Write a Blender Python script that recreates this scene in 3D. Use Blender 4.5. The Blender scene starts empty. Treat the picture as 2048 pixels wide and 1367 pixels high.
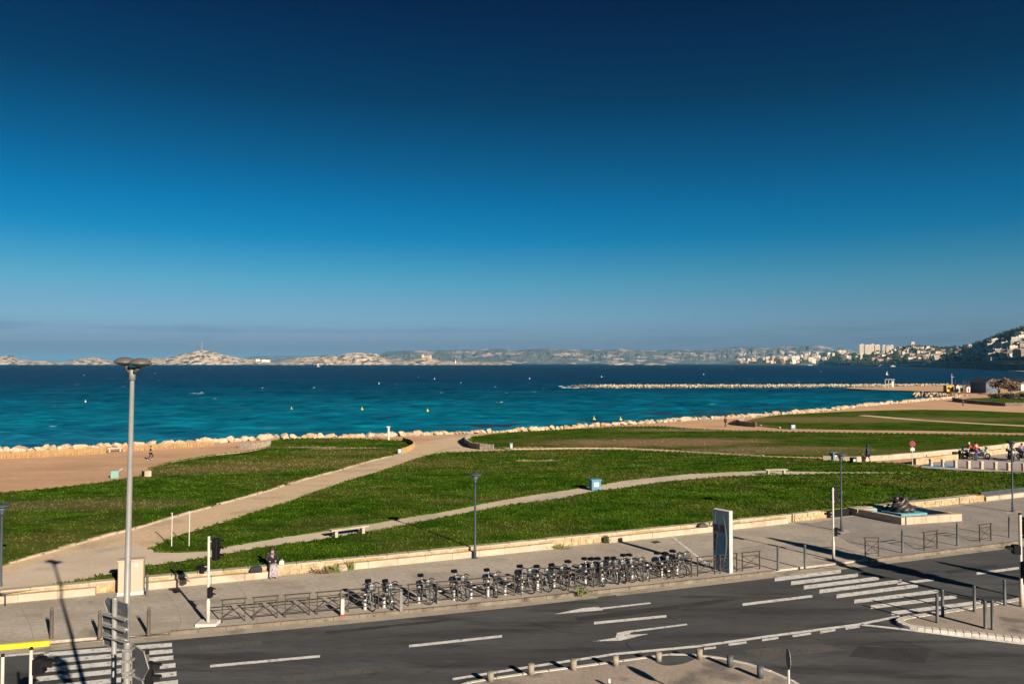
import bpy, math, random
import numpy as np
from mathutils import Vector, Matrix, noise
from mathutils.geometry import delaunay_2d_cdt

random.seed(7)
rng = np.random.default_rng(7)
scene = bpy.context.scene
COL = scene.collection
R = math.radians

# ------------------------------------------------------------------ camera
F_PX, CX, CY, V_HOR, CAM_H = 1550.0, 1024.0, 683.5, 725.0, 10.2   # pixels of the 2048 px photograph
PITCH = math.atan((V_HOR - CY) / F_PX)
cam_data = bpy.data.cameras.new('camera')
cam_data.sensor_width = 36.0
cam_data.lens = F_PX / 2048.0 * 36.0
cam_data.clip_start, cam_data.clip_end = 0.5, 90000.0
cam = bpy.data.objects.new('camera', cam_data)
COL.objects.link(cam)
cam.location = (0, 0, CAM_H)
cam.rotation_euler = (math.pi / 2 + PITCH, 0, 0)
scene.camera = cam

# ------------------------------------------------------------------ sky, sun, exposure
SUN_EL = R(21.5)
SUN_AZ = Vector((0.558, -0.830, 0)).normalized()          # horizontal direction towards the sun
world = bpy.data.worlds.new('World')
scene.world = world
world.use_nodes = True
wn, wl = world.node_tree.nodes, world.node_tree.links
wn.clear()
w_out = wn.new('ShaderNodeOutputWorld')
w_bg = wn.new('ShaderNodeBackground')
w_sky = wn.new('ShaderNodeTexSky')
w_sky.sky_type = 'NISHITA'
w_sky.sun_disc = False
w_sky.sun_elevation = SUN_EL
w_sky.sun_rotation = math.atan2(SUN_AZ.x, SUN_AZ.y)
w_sky.altitude = 0
w_sky.air_density, w_sky.dust_density, w_sky.ozone_density = 1.0, 0.4, 3.0
w_tc = wn.new('ShaderNodeTexCoord')
w_sep = wn.new('ShaderNodeSeparateXYZ')
w_ramp = wn.new('ShaderNodeValToRGB')                      # polarised clear winter sky: deepens with elevation, the same all round
w_mul = wn.new('ShaderNodeMix'); w_mul.data_type = 'RGBA'; w_mul.blend_type = 'MULTIPLY'
w_mul.inputs['Factor'].default_value = 1.0
wl.new(w_tc.outputs['Generated'], w_sep.inputs[0])
wl.new(w_sep.outputs['Z'], w_ramp.inputs['Fac'])
SKY_STOPS = [(0.0, (0.070, 0.080, 0.150)), (0.0194, (0.084, 0.100, 0.188)), (0.0355, (0.1049, 0.1366, 0.2246)), (0.0548, (0.1122, 0.1656, 0.2439)), (0.074, (0.102, 0.171, 0.2355)), (0.0995, (0.0728, 0.1797, 0.226)), (0.1248, (0.0404, 0.1675, 0.2223)), (0.1561, (0.0063, 0.1463, 0.2176)), (0.1931, (0.0003, 0.1273, 0.2007)), (0.2411, (0.0003, 0.0949, 0.149)), (0.3208, (0.0003, 0.0485, 0.08)), (0.374, (0.0003, 0.0341, 0.0679)), (0.4218, (0.0003, 0.022, 0.0537)), (1.0, (0.0003, 0.022, 0.0537))]
els = w_ramp.color_ramp.elements
while len(els) < len(SKY_STOPS): els.new(0.5)
for e, (p, c) in zip(els, SKY_STOPS):
    e.position = p; e.color = (*c, 1)
wl.new(w_sky.outputs[0], w_mul.inputs['A'])
wl.new(w_ramp.outputs[0], w_mul.inputs['B'])
w_map = wn.new('ShaderNodeMapping'); w_map.inputs['Scale'].default_value = (1.0, 1.0, 16.0)
w_nz = wn.new('ShaderNodeTexNoise'); w_nz.inputs['Scale'].default_value = 7.0; w_nz.inputs['Detail'].default_value = 6.0
w_cr = wn.new('ShaderNodeMapRange'); w_cr.inputs['From Min'].default_value = 0.50; w_cr.inputs['From Max'].default_value = 0.68
w_bd = wn.new('ShaderNodeValToRGB'); be = w_bd.color_ramp.elements; be.new(0.5); be.new(0.5)
for e, (p, c) in zip(be, ((0.015, 0), (0.032, 1), (0.042, 1), (0.055, 0))): e.position = p; e.color = (c, c, c, 1)
w_f = wn.new('ShaderNodeMath'); w_f.operation = 'MULTIPLY'; w_f2 = wn.new('ShaderNodeMath'); w_f2.operation = 'MULTIPLY'; w_f2.inputs[1].default_value = 0.85
w_cl = wn.new('ShaderNodeMix'); w_cl.data_type = 'RGBA'; w_cl.blend_type = 'MULTIPLY'; w_cl.inputs['B'].default_value = (0.80, 0.80, 0.84, 1)
wl.new(w_tc.outputs['Generated'], w_map.inputs['Vector']); wl.new(w_map.outputs[0], w_nz.inputs['Vector']); wl.new(w_nz.outputs['Fac'], w_cr.inputs['Value'])
wl.new(w_sep.outputs['Z'], w_bd.inputs['Fac']); wl.new(w_cr.outputs[0], w_f.inputs[0]); wl.new(w_bd.outputs[0], w_f.inputs[1]); wl.new(w_f.outputs[0], w_f2.inputs[0]); wl.new(w_f2.outputs[0], w_cl.inputs['Factor'])
wl.new(w_mul.outputs['Result'], w_cl.inputs['A'])
wl.new(w_cl.outputs['Result'], w_bg.inputs['Color'])
w_bg.inputs['Strength'].default_value = 0.15
wl.new(w_bg.outputs[0], w_out.inputs['Surface'])

sun_data = bpy.data.lights.new('sun', 'SUN')
sun_data.energy = 5.0
sun_data.angle = R(0.5)
sun_data.color = (1.0, 0.88, 0.72)
sun = bpy.data.objects.new('sun', sun_data)
COL.objects.link(sun)
sun.location = (60, -100, 80)
sun.rotation_euler = Vector((-SUN_AZ.x * math.cos(SUN_EL), -SUN_AZ.y * math.cos(SUN_EL), -math.sin(SUN_EL))).to_track_quat('-Z', 'Y').to_euler()

vs = scene.view_settings
vs.view_transform, vs.look, vs.gamma, vs.exposure = 'Standard', 'None', 1.0, 1.0
vs.use_curve_mapping = False
scene.render.engine = 'CYCLES'
scene.cycles.max_bounces = 6
scene.cycles.volume_bounces = 0
scene.cycles.use_denoising = True
scene.cycles.sample_clamp_indirect = 4

# ------------------------------------------------------------------ pixel -> place
SEA_Z = -3.0
PAV = 0.13
def ray(u, v):
    x, z = (u - CX) / F_PX, (CY - v) / F_PX
    return Vector((x, math.cos(PITCH) - math.sin(PITCH) * z, math.sin(PITCH) + math.cos(PITCH) * z))
def at(u, v, z=0.0):
    d = ray(u, v)
    t = (z - CAM_H) / d.z
    return Vector((d.x * t, d.y * t, z))
def at_depth(u, v, y):
    d = ray(u, v)
    return Vector((0, 0, CAM_H)) + d * (y / d.y)
_A, _B = at(0, 1195, PAV), at(2048, 985, PAV)
_T = (_B - _A).normalized()
WALL_N = Vector((-_T.y, _T.x, 0))
def sm(a, b, x):
    t = min(1.0, max(0.0, (x - a) / (b - a)))
    return t * t * (3 - 2 * t)
def terrain(x, y):
    s = (x - _A.x) * WALL_N.x + (y - _A.y) * WALL_N.y
    return 0.52 - 1.7 * sm(2, 75, s)
def atg(u, v):
    z = 0.0
    for _ in range(12):
        p = at(u, v, z)
        z = 0.5 * z + 0.5 * terrain(p.x, p.y)
    p = at(u, v, z)
    return Vector((p.x, p.y, terrain(p.x, p.y)))
def height_to(p, v):                                       # height above p of the point seen at row v straight over p
    t = at_depth(CX + F_PX * p.x / p.y, v, p.y)
    return t.z - p.z

# ------------------------------------------------------------------ mesh and object helpers
class MB:
    def __init__(self): self.v, self.f = [], []
    def add(self, vs, fs):
        b = len(self.v); self.v += [tuple(p) for p in vs]; self.f += [tuple(b + i for i in q) for q in fs]; return self
    def hexa(self, lo, hi):                                # two rings of equal length
        n = len(lo)
        return self.add(list(lo) + list(hi), [tuple(range(n - 1, -1, -1)), tuple(range(n, 2 * n))] + [(i, (i + 1) % n, n + (i + 1) % n, n + i) for i in range(n)])
    def box(self, c, s, rz=0.0, taper=1.0):
        ca, sa = math.cos(rz), math.sin(rz)
        def ring(z, k): return [(c[0] + ca * x * k - sa * y * k, c[1] + sa * x * k + ca * y * k, z) for x, y in ((-s[0]/2, -s[1]/2), (s[0]/2, -s[1]/2), (s[0]/2, s[1]/2), (-s[0]/2, s[1]/2))]
        return self.hexa(ring(c[2] - s[2] / 2, 1), ring(c[2] + s[2] / 2, taper))
    def bevel_box(self, c, s, b=0.02, rz=0.0):
        ca, sa = math.cos(rz), math.sin(rz)
        def ring(z, d):
            x, y = s[0] / 2 - d, s[1] / 2 - d
            pts = [(-x + b, -y), (x - b, -y), (x, -y + b), (x, y - b), (x - b, y), (-x + b, y), (-x, y - b), (-x, -y + b)]
            return [(c[0] + ca * p - sa * q, c[1] + sa * p + ca * q, z) for p, q in pts]
        z0, z1 = c[2] - s[2] / 2, c[2] + s[2] / 2
        return self.rings([ring(z0, 0), ring(z1 - b, 0), ring(z1, b)])
    def rings(self, rs, cap=True):
        n = len(rs[0]); vs = [p for r in rs for p in r]
        fs = [(k * n + i, k * n + (i + 1) % n, (k + 1) * n + (i + 1) % n, (k + 1) * n + i) for k in range(len(rs) - 1) for i in range(n)]
        if cap: fs += [tuple(range(n - 1, -1, -1)), tuple(range((len(rs) - 1) * n, len(rs) * n))]
        return self.add(vs, fs)
    def tube(self, pts, r, n=6, closed=False):
        pts = [Vector(p) for p in pts]; m = len(pts); rs = []
        for i, p in enumerate(pts):
            a = pts[(i - 1) % m] if (closed or i > 0) else p
            b = pts[(i + 1) % m] if (closed or i < m - 1) else p
            t = (b - a).normalized()
            u = t.cross(Vector((0, 0, 1)) if abs(t.z) < 0.95 else Vector((1, 0, 0))).normalized(); w = t.cross(u)
            k = r[i] if isinstance(r, (list, tuple)) else r
            rs.append([p + (u * math.cos(2 * math.pi * j / n) + w * math.sin(2 * math.pi * j / n)) * k for j in range(n)])
        if closed:
            vs = [q for g in rs for q in g]
            return self.add(vs, [(k * n + i, k * n + (i + 1) % n, ((k + 1) % m) * n + (i + 1) % n, ((k + 1) % m) * n + i) for k in range(m) for i in range(n)])
        return self.rings(rs)
    def lathe(self, prof, n=12, c=(0, 0, 0)):
        return self.rings([[(c[0] + r * math.cos(2 * math.pi * i / n), c[1] + r * math.sin(2 * math.pi * i / n), c[2] + z) for i in range(n)] for r, z in prof])
    def sph(self, c, r, nu=10, nv=6):
        r = r if isinstance(r, (tuple, list)) else (r, r, r)
        return self.rings([[(c[0] + r[0] * math.sin(a) * math.cos(2 * math.pi * i / nu), c[1] + r[1] * math.sin(a) * math.sin(2 * math.pi * i / nu), c[2] - r[2] * math.cos(a)) for i in range(nu)]
                           for a in [math.pi * (0.04 + 0.92 * k / nv) for k in range(nv + 1)]])
    def prism(self, poly, z0, z1): return self.hexa([(p[0], p[1], z0) for p in poly], [(p[0], p[1], z1) for p in poly])
    def slab(self, poly, nrm):                             # 3-D polygon given thickness along nrm
        nrm = Vector(nrm); return self.hexa([Vector(p) for p in poly], [Vector(p) + nrm for p in poly])
    def mesh(self, name, mat, smooth=False):
        me = bpy.data.meshes.new(name); me.from_pydata(self.v, [], self.f); me.validate(); me.update()
        me.materials.append(mat)
        if smooth: me.shade_smooth()
        return me
    def build(self, name, mat, parent=None, smooth=False, loc=None):
        return link(name, self.mesh(name, mat, smooth), parent, loc)
def link(name, me, parent=None, loc=None, rz=0.0, scale=None):
    o = bpy.data.objects.new(name, me); COL.objects.link(o)
    if parent: o.parent = parent
    if loc is not None: o.location = loc
    if rz: o.rotation_euler.z = rz
    if scale is not None: o.scale = scale if isinstance(scale, (tuple, list)) else (scale,) * 3
    return o
def tag(o, label, cat, group=None):
    o['label'] = label; o['category'] = cat
    if group: o['group'] = group
    return o
def thing(name, label, cat, loc=(0, 0, 0), rz=0.0, group=None):
    o = bpy.data.objects.new(name, None); COL.objects.link(o)
    o.empty_display_size = 0.2; o.location = loc; o.rotation_euler = (0, 0, rz)
    return tag(o, label, cat, group)
def struct(o): o['kind'] = 'structure'; return o
def stuff(o, label=None, cat=None):
    o['kind'] = 'stuff'
    if label: o['label'] = label
    if cat: o['category'] = cat
    return o
def nth(n): return f"{n}{'th' if 10 <= n % 100 <= 20 else {1: 'st', 2: 'nd', 3: 'rd'}.get(n % 10, 'th')}"
def kids(o): return [c for c in o.children]
def copy_tree(o, parent=None):
    c = o.copy(); COL.objects.link(c)
    if parent: c.parent = parent
    for k in kids(o): copy_tree(k, c)
    return c
def place(proto, used, label, loc, rz=0.0, scale=None):    # first use moves the prototype, later uses copy it
    if not used: used.append(1); o = proto
    else: o = copy_tree(proto)
    o['label'] = label; o.location = loc; o.rotation_euler.z = rz
    if scale is not None: o.scale = scale if isinstance(scale, (tuple, list)) else (scale,) * 3
    return o
ORD = 'first second third fourth fifth sixth seventh eighth ninth tenth eleventh twelfth thirteenth fourteenth fifteenth sixteenth seventeenth eighteenth nineteenth twentieth twenty-first twenty-second twenty-third twenty-fourth twenty-fifth'.split()
def resample(pts, step):
    out = []; pts = [Vector(p) for p in pts]
    for a, b in zip(pts, pts[1:]):
        n = max(1, int((b - a).length / step))
        out += [a.lerp(b, i / n) for i in range(n)]
    return out + [pts[-1]]
def walk(pts, step):                                       # points at equal arc length
    pts = [Vector(p) for p in pts]; out = [pts[0].copy()]; left = step
    for a, b in zip(pts, pts[1:]):
        L = (b - a).length; pos = 0.0
        while L - pos >= left:
            pos += left; out.append(a.lerp(b, pos / L)); left = step
        left -= L - pos
    return out
def offset(pts, d):                                        # shift a polyline to its left by d (horizontal)
    pts = [Vector(p) for p in pts]; out = []
    for i, p in enumerate(pts):
        t = pts[min(i + 1, len(pts) - 1)] - pts[max(i - 1, 0)]; t.z = 0; t.normalize()
        out.append(p + Vector((-t.y, t.x, 0)) * d)
    return out
def smooth_line(pts, it=2):
    pts = [Vector(p) for p in pts]
    for _ in range(it):
        q = [pts[0]]
        for a, b in zip(pts, pts[1:]): q += [a.lerp(b, .25), a.lerp(b, .75)]
        pts = q + [pts[-1]]
    return pts
def region(name, poly, mat, step=3.0, zf=terrain, zoff=0.0, skirt=0.0, jitter=0.0, parent=None):
    """a ground sheet with outline poly (world x, y), its height from zf"""
    P = [Vector((p[0], p[1])) for p in poly]
    if jitter:
        P = [p + Vector((noise.noise((p.x * 1.7, p.y * 1.7, 1)), noise.noise((p.x * 1.7, p.y * 1.7, 9)))) * jitter for p in P]
    n = len(P)
    xs = [p.x for p in P]; ys = [p.y for p in P]
    gx = np.arange(min(xs), max(xs), step); gy = np.arange(min(ys), max(ys), step)
    G = np.array([(a, b) for a in gx for b in gy]) if len(gx) and len(gy) else np.zeros((0, 2))
    if len(G):
        G = G[inside(G, P)]
    pts = P + [Vector((float(a), float(b))) for a, b in G]
    vo, _, fo, *_ = delaunay_2d_cdt(pts, [(i, (i + 1) % n) for i in range(n)], [], 1, 1e-4)
    V = [(p.x, p.y, zf(p.x, p.y) + zoff) for p in vo]
    Fs = [tuple(f) for f in fo]
    m = MB(); m.add(V, Fs)
    if skirt:
        b = len(m.v)
        m.v += [(p.x, p.y, zf(p.x, p.y) + zoff) for p in P] + [(p.x, p.y, zf(p.x, p.y) + zoff - skirt) for p in P]
        m.f += [(b + i, b + n + i, b + n + (i + 1) % n, b + (i + 1) % n) for i in range(n)]
    o = m.build(name, mat, parent)
    me = o.data
    if me.polygons and sum(q.normal.z * q.area for q in me.polygons) < 0: me.flip_normals()
    return o
def inside(G, P):
    x, y = G[:, 0], G[:, 1]; c = np.zeros(len(G), bool); n = len(P)
    for i in range(n):
        a, b = P[i], P[(i + 1) % n]
        k = ((a[1] > y) != (b[1] > y))
        with np.errstate(divide='ignore', invalid='ignore'):
            c ^= k & (x < (b[0] - a[0]) * (y - a[1]) / (b[1] - a[1]) + a[0])
    return c
def gpx(lst, step=None):                                   # pixels on the park ground -> world polyline
    p = [atg(u, v) for u, v in lst]
    return resample(p, step) if step else p

# ------------------------------------------------------------------ materials
MATS = {}
def mat(name, c1, c2=None, scale=1.0, rough=0.8, bump=0.0, bscale=30.0, spec=0.3, metal=0.0, stretch=(1, 1, 1), rot=0.0, c3=None, s3=0.15, t3=(0.55, 0.65), fine=0.25, fscale=25.0, lo=0.35, hi=0.65, coat=0.0):
    m = bpy.data.materials.new(name); m.use_nodes = True
    n, l = m.node_tree.nodes, m.node_tree.links
    b = n['Principled BSDF']
    b.inputs['Roughness'].default_value = rough; b.inputs['Metallic'].default_value = metal
    b.inputs['Specular IOR Level'].default_value = spec; b.inputs['Coat Weight'].default_value = coat
    g = n.new('ShaderNodeNewGeometry'); mp = n.new('ShaderNodeMapping')
    mp.inputs['Scale'].default_value = stretch; mp.inputs['Rotation'].default_value = (0, 0, rot)
    l.new(g.outputs['Position'], mp.inputs['Vector'])
    def nz(s, d=5, r=0.55):
        t = n.new('ShaderNodeTexNoise'); t.inputs['Scale'].default_value = s; t.inputs['Detail'].default_value = d; t.inputs['Roughness'].default_value = r
        l.new(mp.outputs[0], t.inputs['Vector']); return t
    def ramp(src, p0, a, p1, c):
        r = n.new('ShaderNodeValToRGB'); r.color_ramp.elements[0].position = p0; r.color_ramp.elements[1].position = p1
        r.color_ramp.elements[0].color = (*a, 1); r.color_ramp.elements[1].color = (*c, 1); l.new(src, r.inputs[0]); return r.outputs[0]
    def mix(kind, f, a, c):
        x = n.new('ShaderNodeMix'); x.data_type = 'RGBA'; x.blend_type = kind
        if isinstance(f, (int, float)): x.inputs['Factor'].default_value = f
        else: l.new(f, x.inputs['Factor'])
        l.new(a, x.inputs['A'])
        if isinstance(c, tuple): x.inputs['B'].default_value = (*c, 1)
        else: l.new(c, x.inputs['B'])
        return x.outputs['Result']
    col = ramp(nz(scale).outputs['Fac'], lo, c1, hi, c2 or tuple(k * 0.8 for k in c1))
    if c3: col = mix('MIX', ramp(nz(s3, 4).outputs['Fac'], t3[0], (0, 0, 0), t3[1], (1, 1, 1)), col, c3)
    if fine: col = mix('MULTIPLY', 1.0, col, ramp(nz(fscale, 3, 0.7).outputs['Fac'], 0.3, (1 - fine,) * 3, 0.7, (1 + fine,) * 3))
    l.new(col, b.inputs['Base Color'])
    if bump:
        bp = n.new('ShaderNodeBump'); bp.inputs['Strength'].default_value = bump; bp.inputs['Distance'].default_value = 0.02 if bscale > 5 else 0.2
        l.new(nz(bscale, 4).outputs['Fac'], bp.inputs['Height']); l.new(bp.outputs[0], b.inputs['Normal'])
    MATS[name] = m
    m_tools[name] = (n, l, b, mp, nz, ramp, mix, col)
    return m
m_tools = {}
ROAD_ROT = -R(19)
M = dict(
    asphalt=mat('asphalt', (0.045, 0.0465, 0.0480), (0.078, 0.0782, 0.0780), 0.42, 0.85, 0.35, 60, stretch=(0.22, 1.5, 1), rot=ROAD_ROT, c3=(0.034, 0.0335, 0.0335), s3=0.7, t3=(0.52, 0.66), fine=0.28, fscale=7),
    pavement=mat('pavement', (0.30, 0.26, 0.215), (0.385, 0.335, 0.28), 0.5, 0.9, 0.3, 50, rot=ROAD_ROT, stretch=(0.6, 1, 1), c3=(0.255, 0.225, 0.19), s3=0.45, t3=(.5, .7), fine=0.2, fscale=7),
    island=mat('island_paving', (0.27, 0.22, 0.18), (0.34, 0.28, 0.23), 0.6, 0.9, 0.3, 50, c3=(0.15, 0.13, 0.115), s3=0.5, fine=0.2, fscale=9),
    parking=mat('parking_asphalt', (0.32, 0.275, 0.25), (0.38, 0.33, 0.30), 0.3, 0.9, fine=0.1, fscale=5),
    gutter=mat('gutter_concrete', (0.27, 0.235, 0.19), (0.34, 0.30, 0.245), 1.2, 0.9, 0.2, 40, c3=(0.19, 0.165, 0.135), s3=0.8),
    kerb=mat('kerb_stone', (0.125, 0.098, 0.07), (0.19, 0.155, 0.115), 2.0, 0.85, 0.25, 40, c3=(0.085, 0.062, 0.042), s3=1.3),
    kerb_white=mat('white_kerb_stone', (0.46, 0.42, 0.37), (0.54, 0.50, 0.44), 3.0, 0.8, 0.2, 40),
    yellow=mat('yellow_road_paint', (0.78, 0.56, 0.02), (0.70, 0.50, 0.02), 2.0, 0.7, fine=0.1),
    paint=mat('white_road_paint', (0.62, 0.60, 0.57), (0.50, 0.48, 0.455), 2.5, 0.75, c3=(0.20, 0.19, 0.18), s3=5.0, t3=(0.55, 0.68), fine=0.18),
    blue_paint=mat('blue_bay_paint', (0.13, 0.30, 0.42), (0.20, 0.36, 0.46), 2.0, 0.8),
    limestone=mat('pale_limestone', (0.35, 0.275, 0.20), (0.42, 0.34, 0.255), 1.5, 0.85, 0.25, 30, c3=(0.29, 0.225, 0.155), s3=0.9, fine=0.1),
    rubble=mat('ochre_rubble', (0.29, 0.20, 0.11), (0.40, 0.31, 0.19), 3.0, 0.9, 0.8, 8, c3=(0.29, 0.19, 0.075), s3=0.5, fine=0.3, fscale=10),
    coping=mat('wall_coping', (0.31, 0.265, 0.195), (0.38, 0.325, 0.245), 2.0, 0.9, 0.4, 20, c3=(0.26, 0.24, 0.15), s3=1.0, fine=0.25),
    sand=mat('beach_sand', (0.47, 0.275, 0.155), (0.54, 0.33, 0.195), 0.22, 0.95, 0.3, 12, stretch=(0.5, 1.0, 1), c3=(0.40, 0.245, 0.14), s3=0.16, t3=(.5, .7), fine=0.14, fscale=4),
    path=mat('sandy_path', (0.52, 0.375, 0.235), (0.60, 0.445, 0.29), 0.3, 0.95, 0.3, 15, c3=(0.42, 0.31, 0.205), s3=0.3, t3=(.48, .66), fine=0.14, fscale=4),
    greypath=mat('grey_path', (0.46, 0.37, 0.28), (0.54, 0.44, 0.345), 0.3, 0.95, 0.3, 15, c3=(0.40, 0.33, 0.255), s3=0.25, fine=0.08, fscale=6),
    rock=mat('boulder_limestone', (0.32, 0.235, 0.155), (0.45, 0.355, 0.245), 0.6, 0.9, 0.7, 3.0, c3=(0.35, 0.245, 0.135), s3=0.35, fine=0.25, fscale=4),
    rock_pale=mat('pale_breakwater_rock', (0.36, 0.27, 0.17), (0.48, 0.385, 0.27), 0.3, 0.9, 0.6, 2.0, c3=(0.25, 0.18, 0.11), s3=0.2, fine=0.3, fscale=1.5),
    rock_wet=mat('wet_dark_rock', (0.07, 0.055, 0.05), (0.12, 0.10, 0.08), 0.5, 0.5, 0.5, 3.0),
    log=mat('palisade_log', (0.36, 0.225, 0.10), (0.28, 0.175, 0.08), 2.0, 0.85, fine=0.25, fscale=4),
    log_grey=mat('weathered_log', (0.20, 0.165, 0.135), (0.27, 0.22, 0.175), 2.0, 0.9, fine=0.25, fscale=4),
    galv=mat('galvanised_steel', (0.20, 0.195, 0.185), (0.25, 0.245, 0.23), 2.0, 0.5, metal=0.2, fine=0.08),
    lamp_grey=mat('lamp_head_grey', (0.075, 0.07, 0.065), (0.095, 0.088, 0.082), 2.0, 0.45, fine=0.05),
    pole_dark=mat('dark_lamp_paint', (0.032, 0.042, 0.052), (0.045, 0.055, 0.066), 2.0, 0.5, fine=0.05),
    pole_white=mat('cream_pole_paint', (0.40, 0.37, 0.32), (0.46, 0.43, 0.38), 2.0, 0.5, fine=0.06),
    black=mat('black_plastic', (0.006, 0.006, 0.007), (0.009, 0.009, 0.010), 2.0, 0.65, spec=0.15, fine=0),
    signback=mat('sign_back_grey', (0.075, 0.078, 0.084), (0.095, 0.098, 0.104), 1.0, 0.5, metal=0.2, fine=0.04),
    bollard=mat('brown_bollard_iron', (0.065, 0.05, 0.042), (0.09, 0.072, 0.06), 3.0, 0.6, fine=0.1),
    bollard_blue=mat('blue_grey_bollard', (0.06, 0.068, 0.074), (0.085, 0.094, 0.10), 3.0, 0.55, fine=0.08),
    bollard_stone=mat('squat_bollard_stone', (0.20, 0.17, 0.13), (0.26, 0.22, 0.175), 3.0, 0.9, 0.2, 30, fine=0.2),
    rust=mat('rusty_barrier_steel', (0.030, 0.021, 0.016), (0.055, 0.038, 0.027), 4.0, 0.7, fine=0.2),
    dock=mat('dock_steel', (0.30, 0.295, 0.28), (0.36, 0.35, 0.335), 3.0, 0.45, metal=0.2, fine=0.06),
    bike_grey=mat('bike_grey_paint', (0.20, 0.205, 0.21), (0.26, 0.265, 0.27), 3.0, 0.35, metal=0.3, fine=0.03),
    bike_blue=mat('bike_blue_skirt', (0.022, 0.045, 0.13), (0.035, 0.06, 0.16), 3.0, 0.4, fine=0.05),
    rubber=mat('tyre_rubber', (0.015, 0.015, 0.015), (0.022, 0.022, 0.022), 3.0, 0.8, fine=0),
    cabinet=mat('cabinet_beige', (0.36, 0.28, 0.205), (0.40, 0.315, 0.235), 1.0, 0.7, fine=0.06),
    white=mat('white_paint', (0.46, 0.44, 0.41), (0.52, 0.50, 0.47), 2.0, 0.5, fine=0.04),
    totem_blue=mat('totem_blue_panel', (0.040, 0.105, 0.175), (0.06, 0.145, 0.22), 0.8, 0.12, spec=0.6, coat=0.5, fine=0),
    totem_dark=mat('totem_dark_print', (0.02, 0.03, 0.045), (0.03, 0.04, 0.06), 3.0, 0.2, fine=0),
    basin_blue=mat('basin_turquoise', (0.085, 0.25, 0.30), (0.14, 0.32, 0.36), 1.5, 0.7, fine=0.2, fscale=12),
    bronze=mat('dark_bronze', (0.055, 0.045, 0.045), (0.10, 0.082, 0.078), 4.0, 0.45, metal=0.5, fine=0.2),
    bin_blue=mat('turquoise_bin', (0.05, 0.17, 0.25), (0.09, 0.23, 0.31), 2.0, 0.5, fine=0.1),
    bin_grey=mat('blue_grey_bin', (0.13, 0.17, 0.21), (0.17, 0.21, 0.25), 2.0, 0.5, fine=0.1),
    bin_pale=mat('pale_turquoise', (0.13, 0.25, 0.215), (0.16, 0.28, 0.245), 2.0, 0.6, fine=0.08),
    red=mat('red_cloth', (0.36, 0.022, 0.018), (0.42, 0.035, 0.028), 4.0, 0.8, fine=0.1),
    navy=mat('navy_cloth', (0.02, 0.02, 0.05), (0.03, 0.03, 0.07), 4.0, 0.85, fine=0.1),
    darkcloth=mat('black_cloth', (0.015, 0.014, 0.018), (0.022, 0.02, 0.026), 4.0, 0.85, fine=0.1),
    jeans=mat('blue_jeans', (0.04, 0.05, 0.14), (0.06, 0.07, 0.18), 4.0, 0.85, fine=0.1),
    palecloth=mat('pale_print_cloth', (0.30, 0.265, 0.275), (0.07, 0.068, 0.09), 14.0, 0.85, fine=0.2, lo=0.52, hi=0.66),
    greycloth=mat('grey_blue_cloth', (0.10, 0.11, 0.15), (0.05, 0.055, 0.08), 9.0, 0.85, fine=0.2),
    purple=mat('violet_cloth', (0.10, 0.09, 0.30), (0.13, 0.11, 0.36), 4.0, 0.85, fine=0.1),
    skin=mat('skin', (0.36, 0.22, 0.155), (0.40, 0.25, 0.18), 4.0, 0.6, fine=0.03),
    hair=mat('dark_hair', (0.015, 0.011, 0.01), (0.025, 0.018, 0.014), 20.0, 0.7, fine=0.2),
    buoy=mat('yellow_buoy', (0.42, 0.36, 0.05), (0.46, 0.40, 0.07), 1.0, 0.5, fine=0),
    yellowbox=mat('yellow_kiosk', (0.42, 0.25, 0.02), (0.46, 0.29, 0.03), 1.0, 0.6, fine=0.1),
    orange=mat('orange_hut', (0.34, 0.13, 0.05), (0.38, 0.16, 0.06), 1.0, 0.7, fine=0.1),
    roof_dark=mat('dark_roof', (0.06, 0.065, 0.075), (0.09, 0.095, 0.105), 1.0, 0.7, fine=0.1),
    shed_wall=mat('shed_wall', (0.085, 0.105, 0.135), (0.105, 0.125, 0.155), 0.4, 0.8, fine=0.06),
    bark=mat('bark', (0.09, 0.065, 0.045), (0.14, 0.10, 0.07), 2.0, 0.95, fine=0.3, fscale=6),
    twigs=mat('bare_brown_twigs', (0.13, 0.085, 0.05), (0.19, 0.125, 0.075), 1.0, 0.95, fine=0.3, fscale=4),
    hedge=mat('hedge_leaves', (0.030, 0.040, 0.018), (0.06, 0.068, 0.03), 0.8, 0.9, fine=0.35, fscale=3),
    pine=mat('pine_leaves', (0.014, 0.024, 0.010), (0.032, 0.042, 0.016), 0.05, 0.9, fine=0.4, fscale=0.25),
    weed=mat('weed_leaves', (0.10, 0.15, 0.03), (0.17, 0.15, 0.05), 3.0, 0.9, fine=0.3),
    hw1=mat('house_wall_cream', (0.56, 0.45, 0.33), (0.62, 0.51, 0.39), 0.02, 0.9, fine=0.08, fscale=0.3),
    hw2=mat('house_wall_white', (0.68, 0.62, 0.54), (0.74, 0.68, 0.60), 0.02, 0.9, fine=0.06, fscale=0.3),
    hw3=mat('house_wall_ochre', (0.42, 0.28, 0.17), (0.48, 0.33, 0.21), 0.02, 0.9, fine=0.08, fscale=0.3),
    hw4=mat('house_wall_pink', (0.54, 0.39, 0.30), (0.58, 0.43, 0.34), 0.02, 0.9, fine=0.08, fscale=0.3),
    tile=mat('terracotta_roof', (0.36, 0.19, 0.115), (0.45, 0.26, 0.165), 0.05, 0.9, fine=0.15, fscale=0.4),
    glass=mat('dark_window', (0.035, 0.045, 0.055), (0.05, 0.06, 0.07), 0.1, 0.2, spec=0.5, fine=0),
    hillsoil=mat('scrub_hill_soil', (0.045, 0.055, 0.028), (0.09, 0.085, 0.05), 0.015, 0.95, fine=0.4, fscale=0.08, c3=(0.24, 0.20, 0.145), s3=0.012, t3=(0.6, 0.68)),
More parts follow.
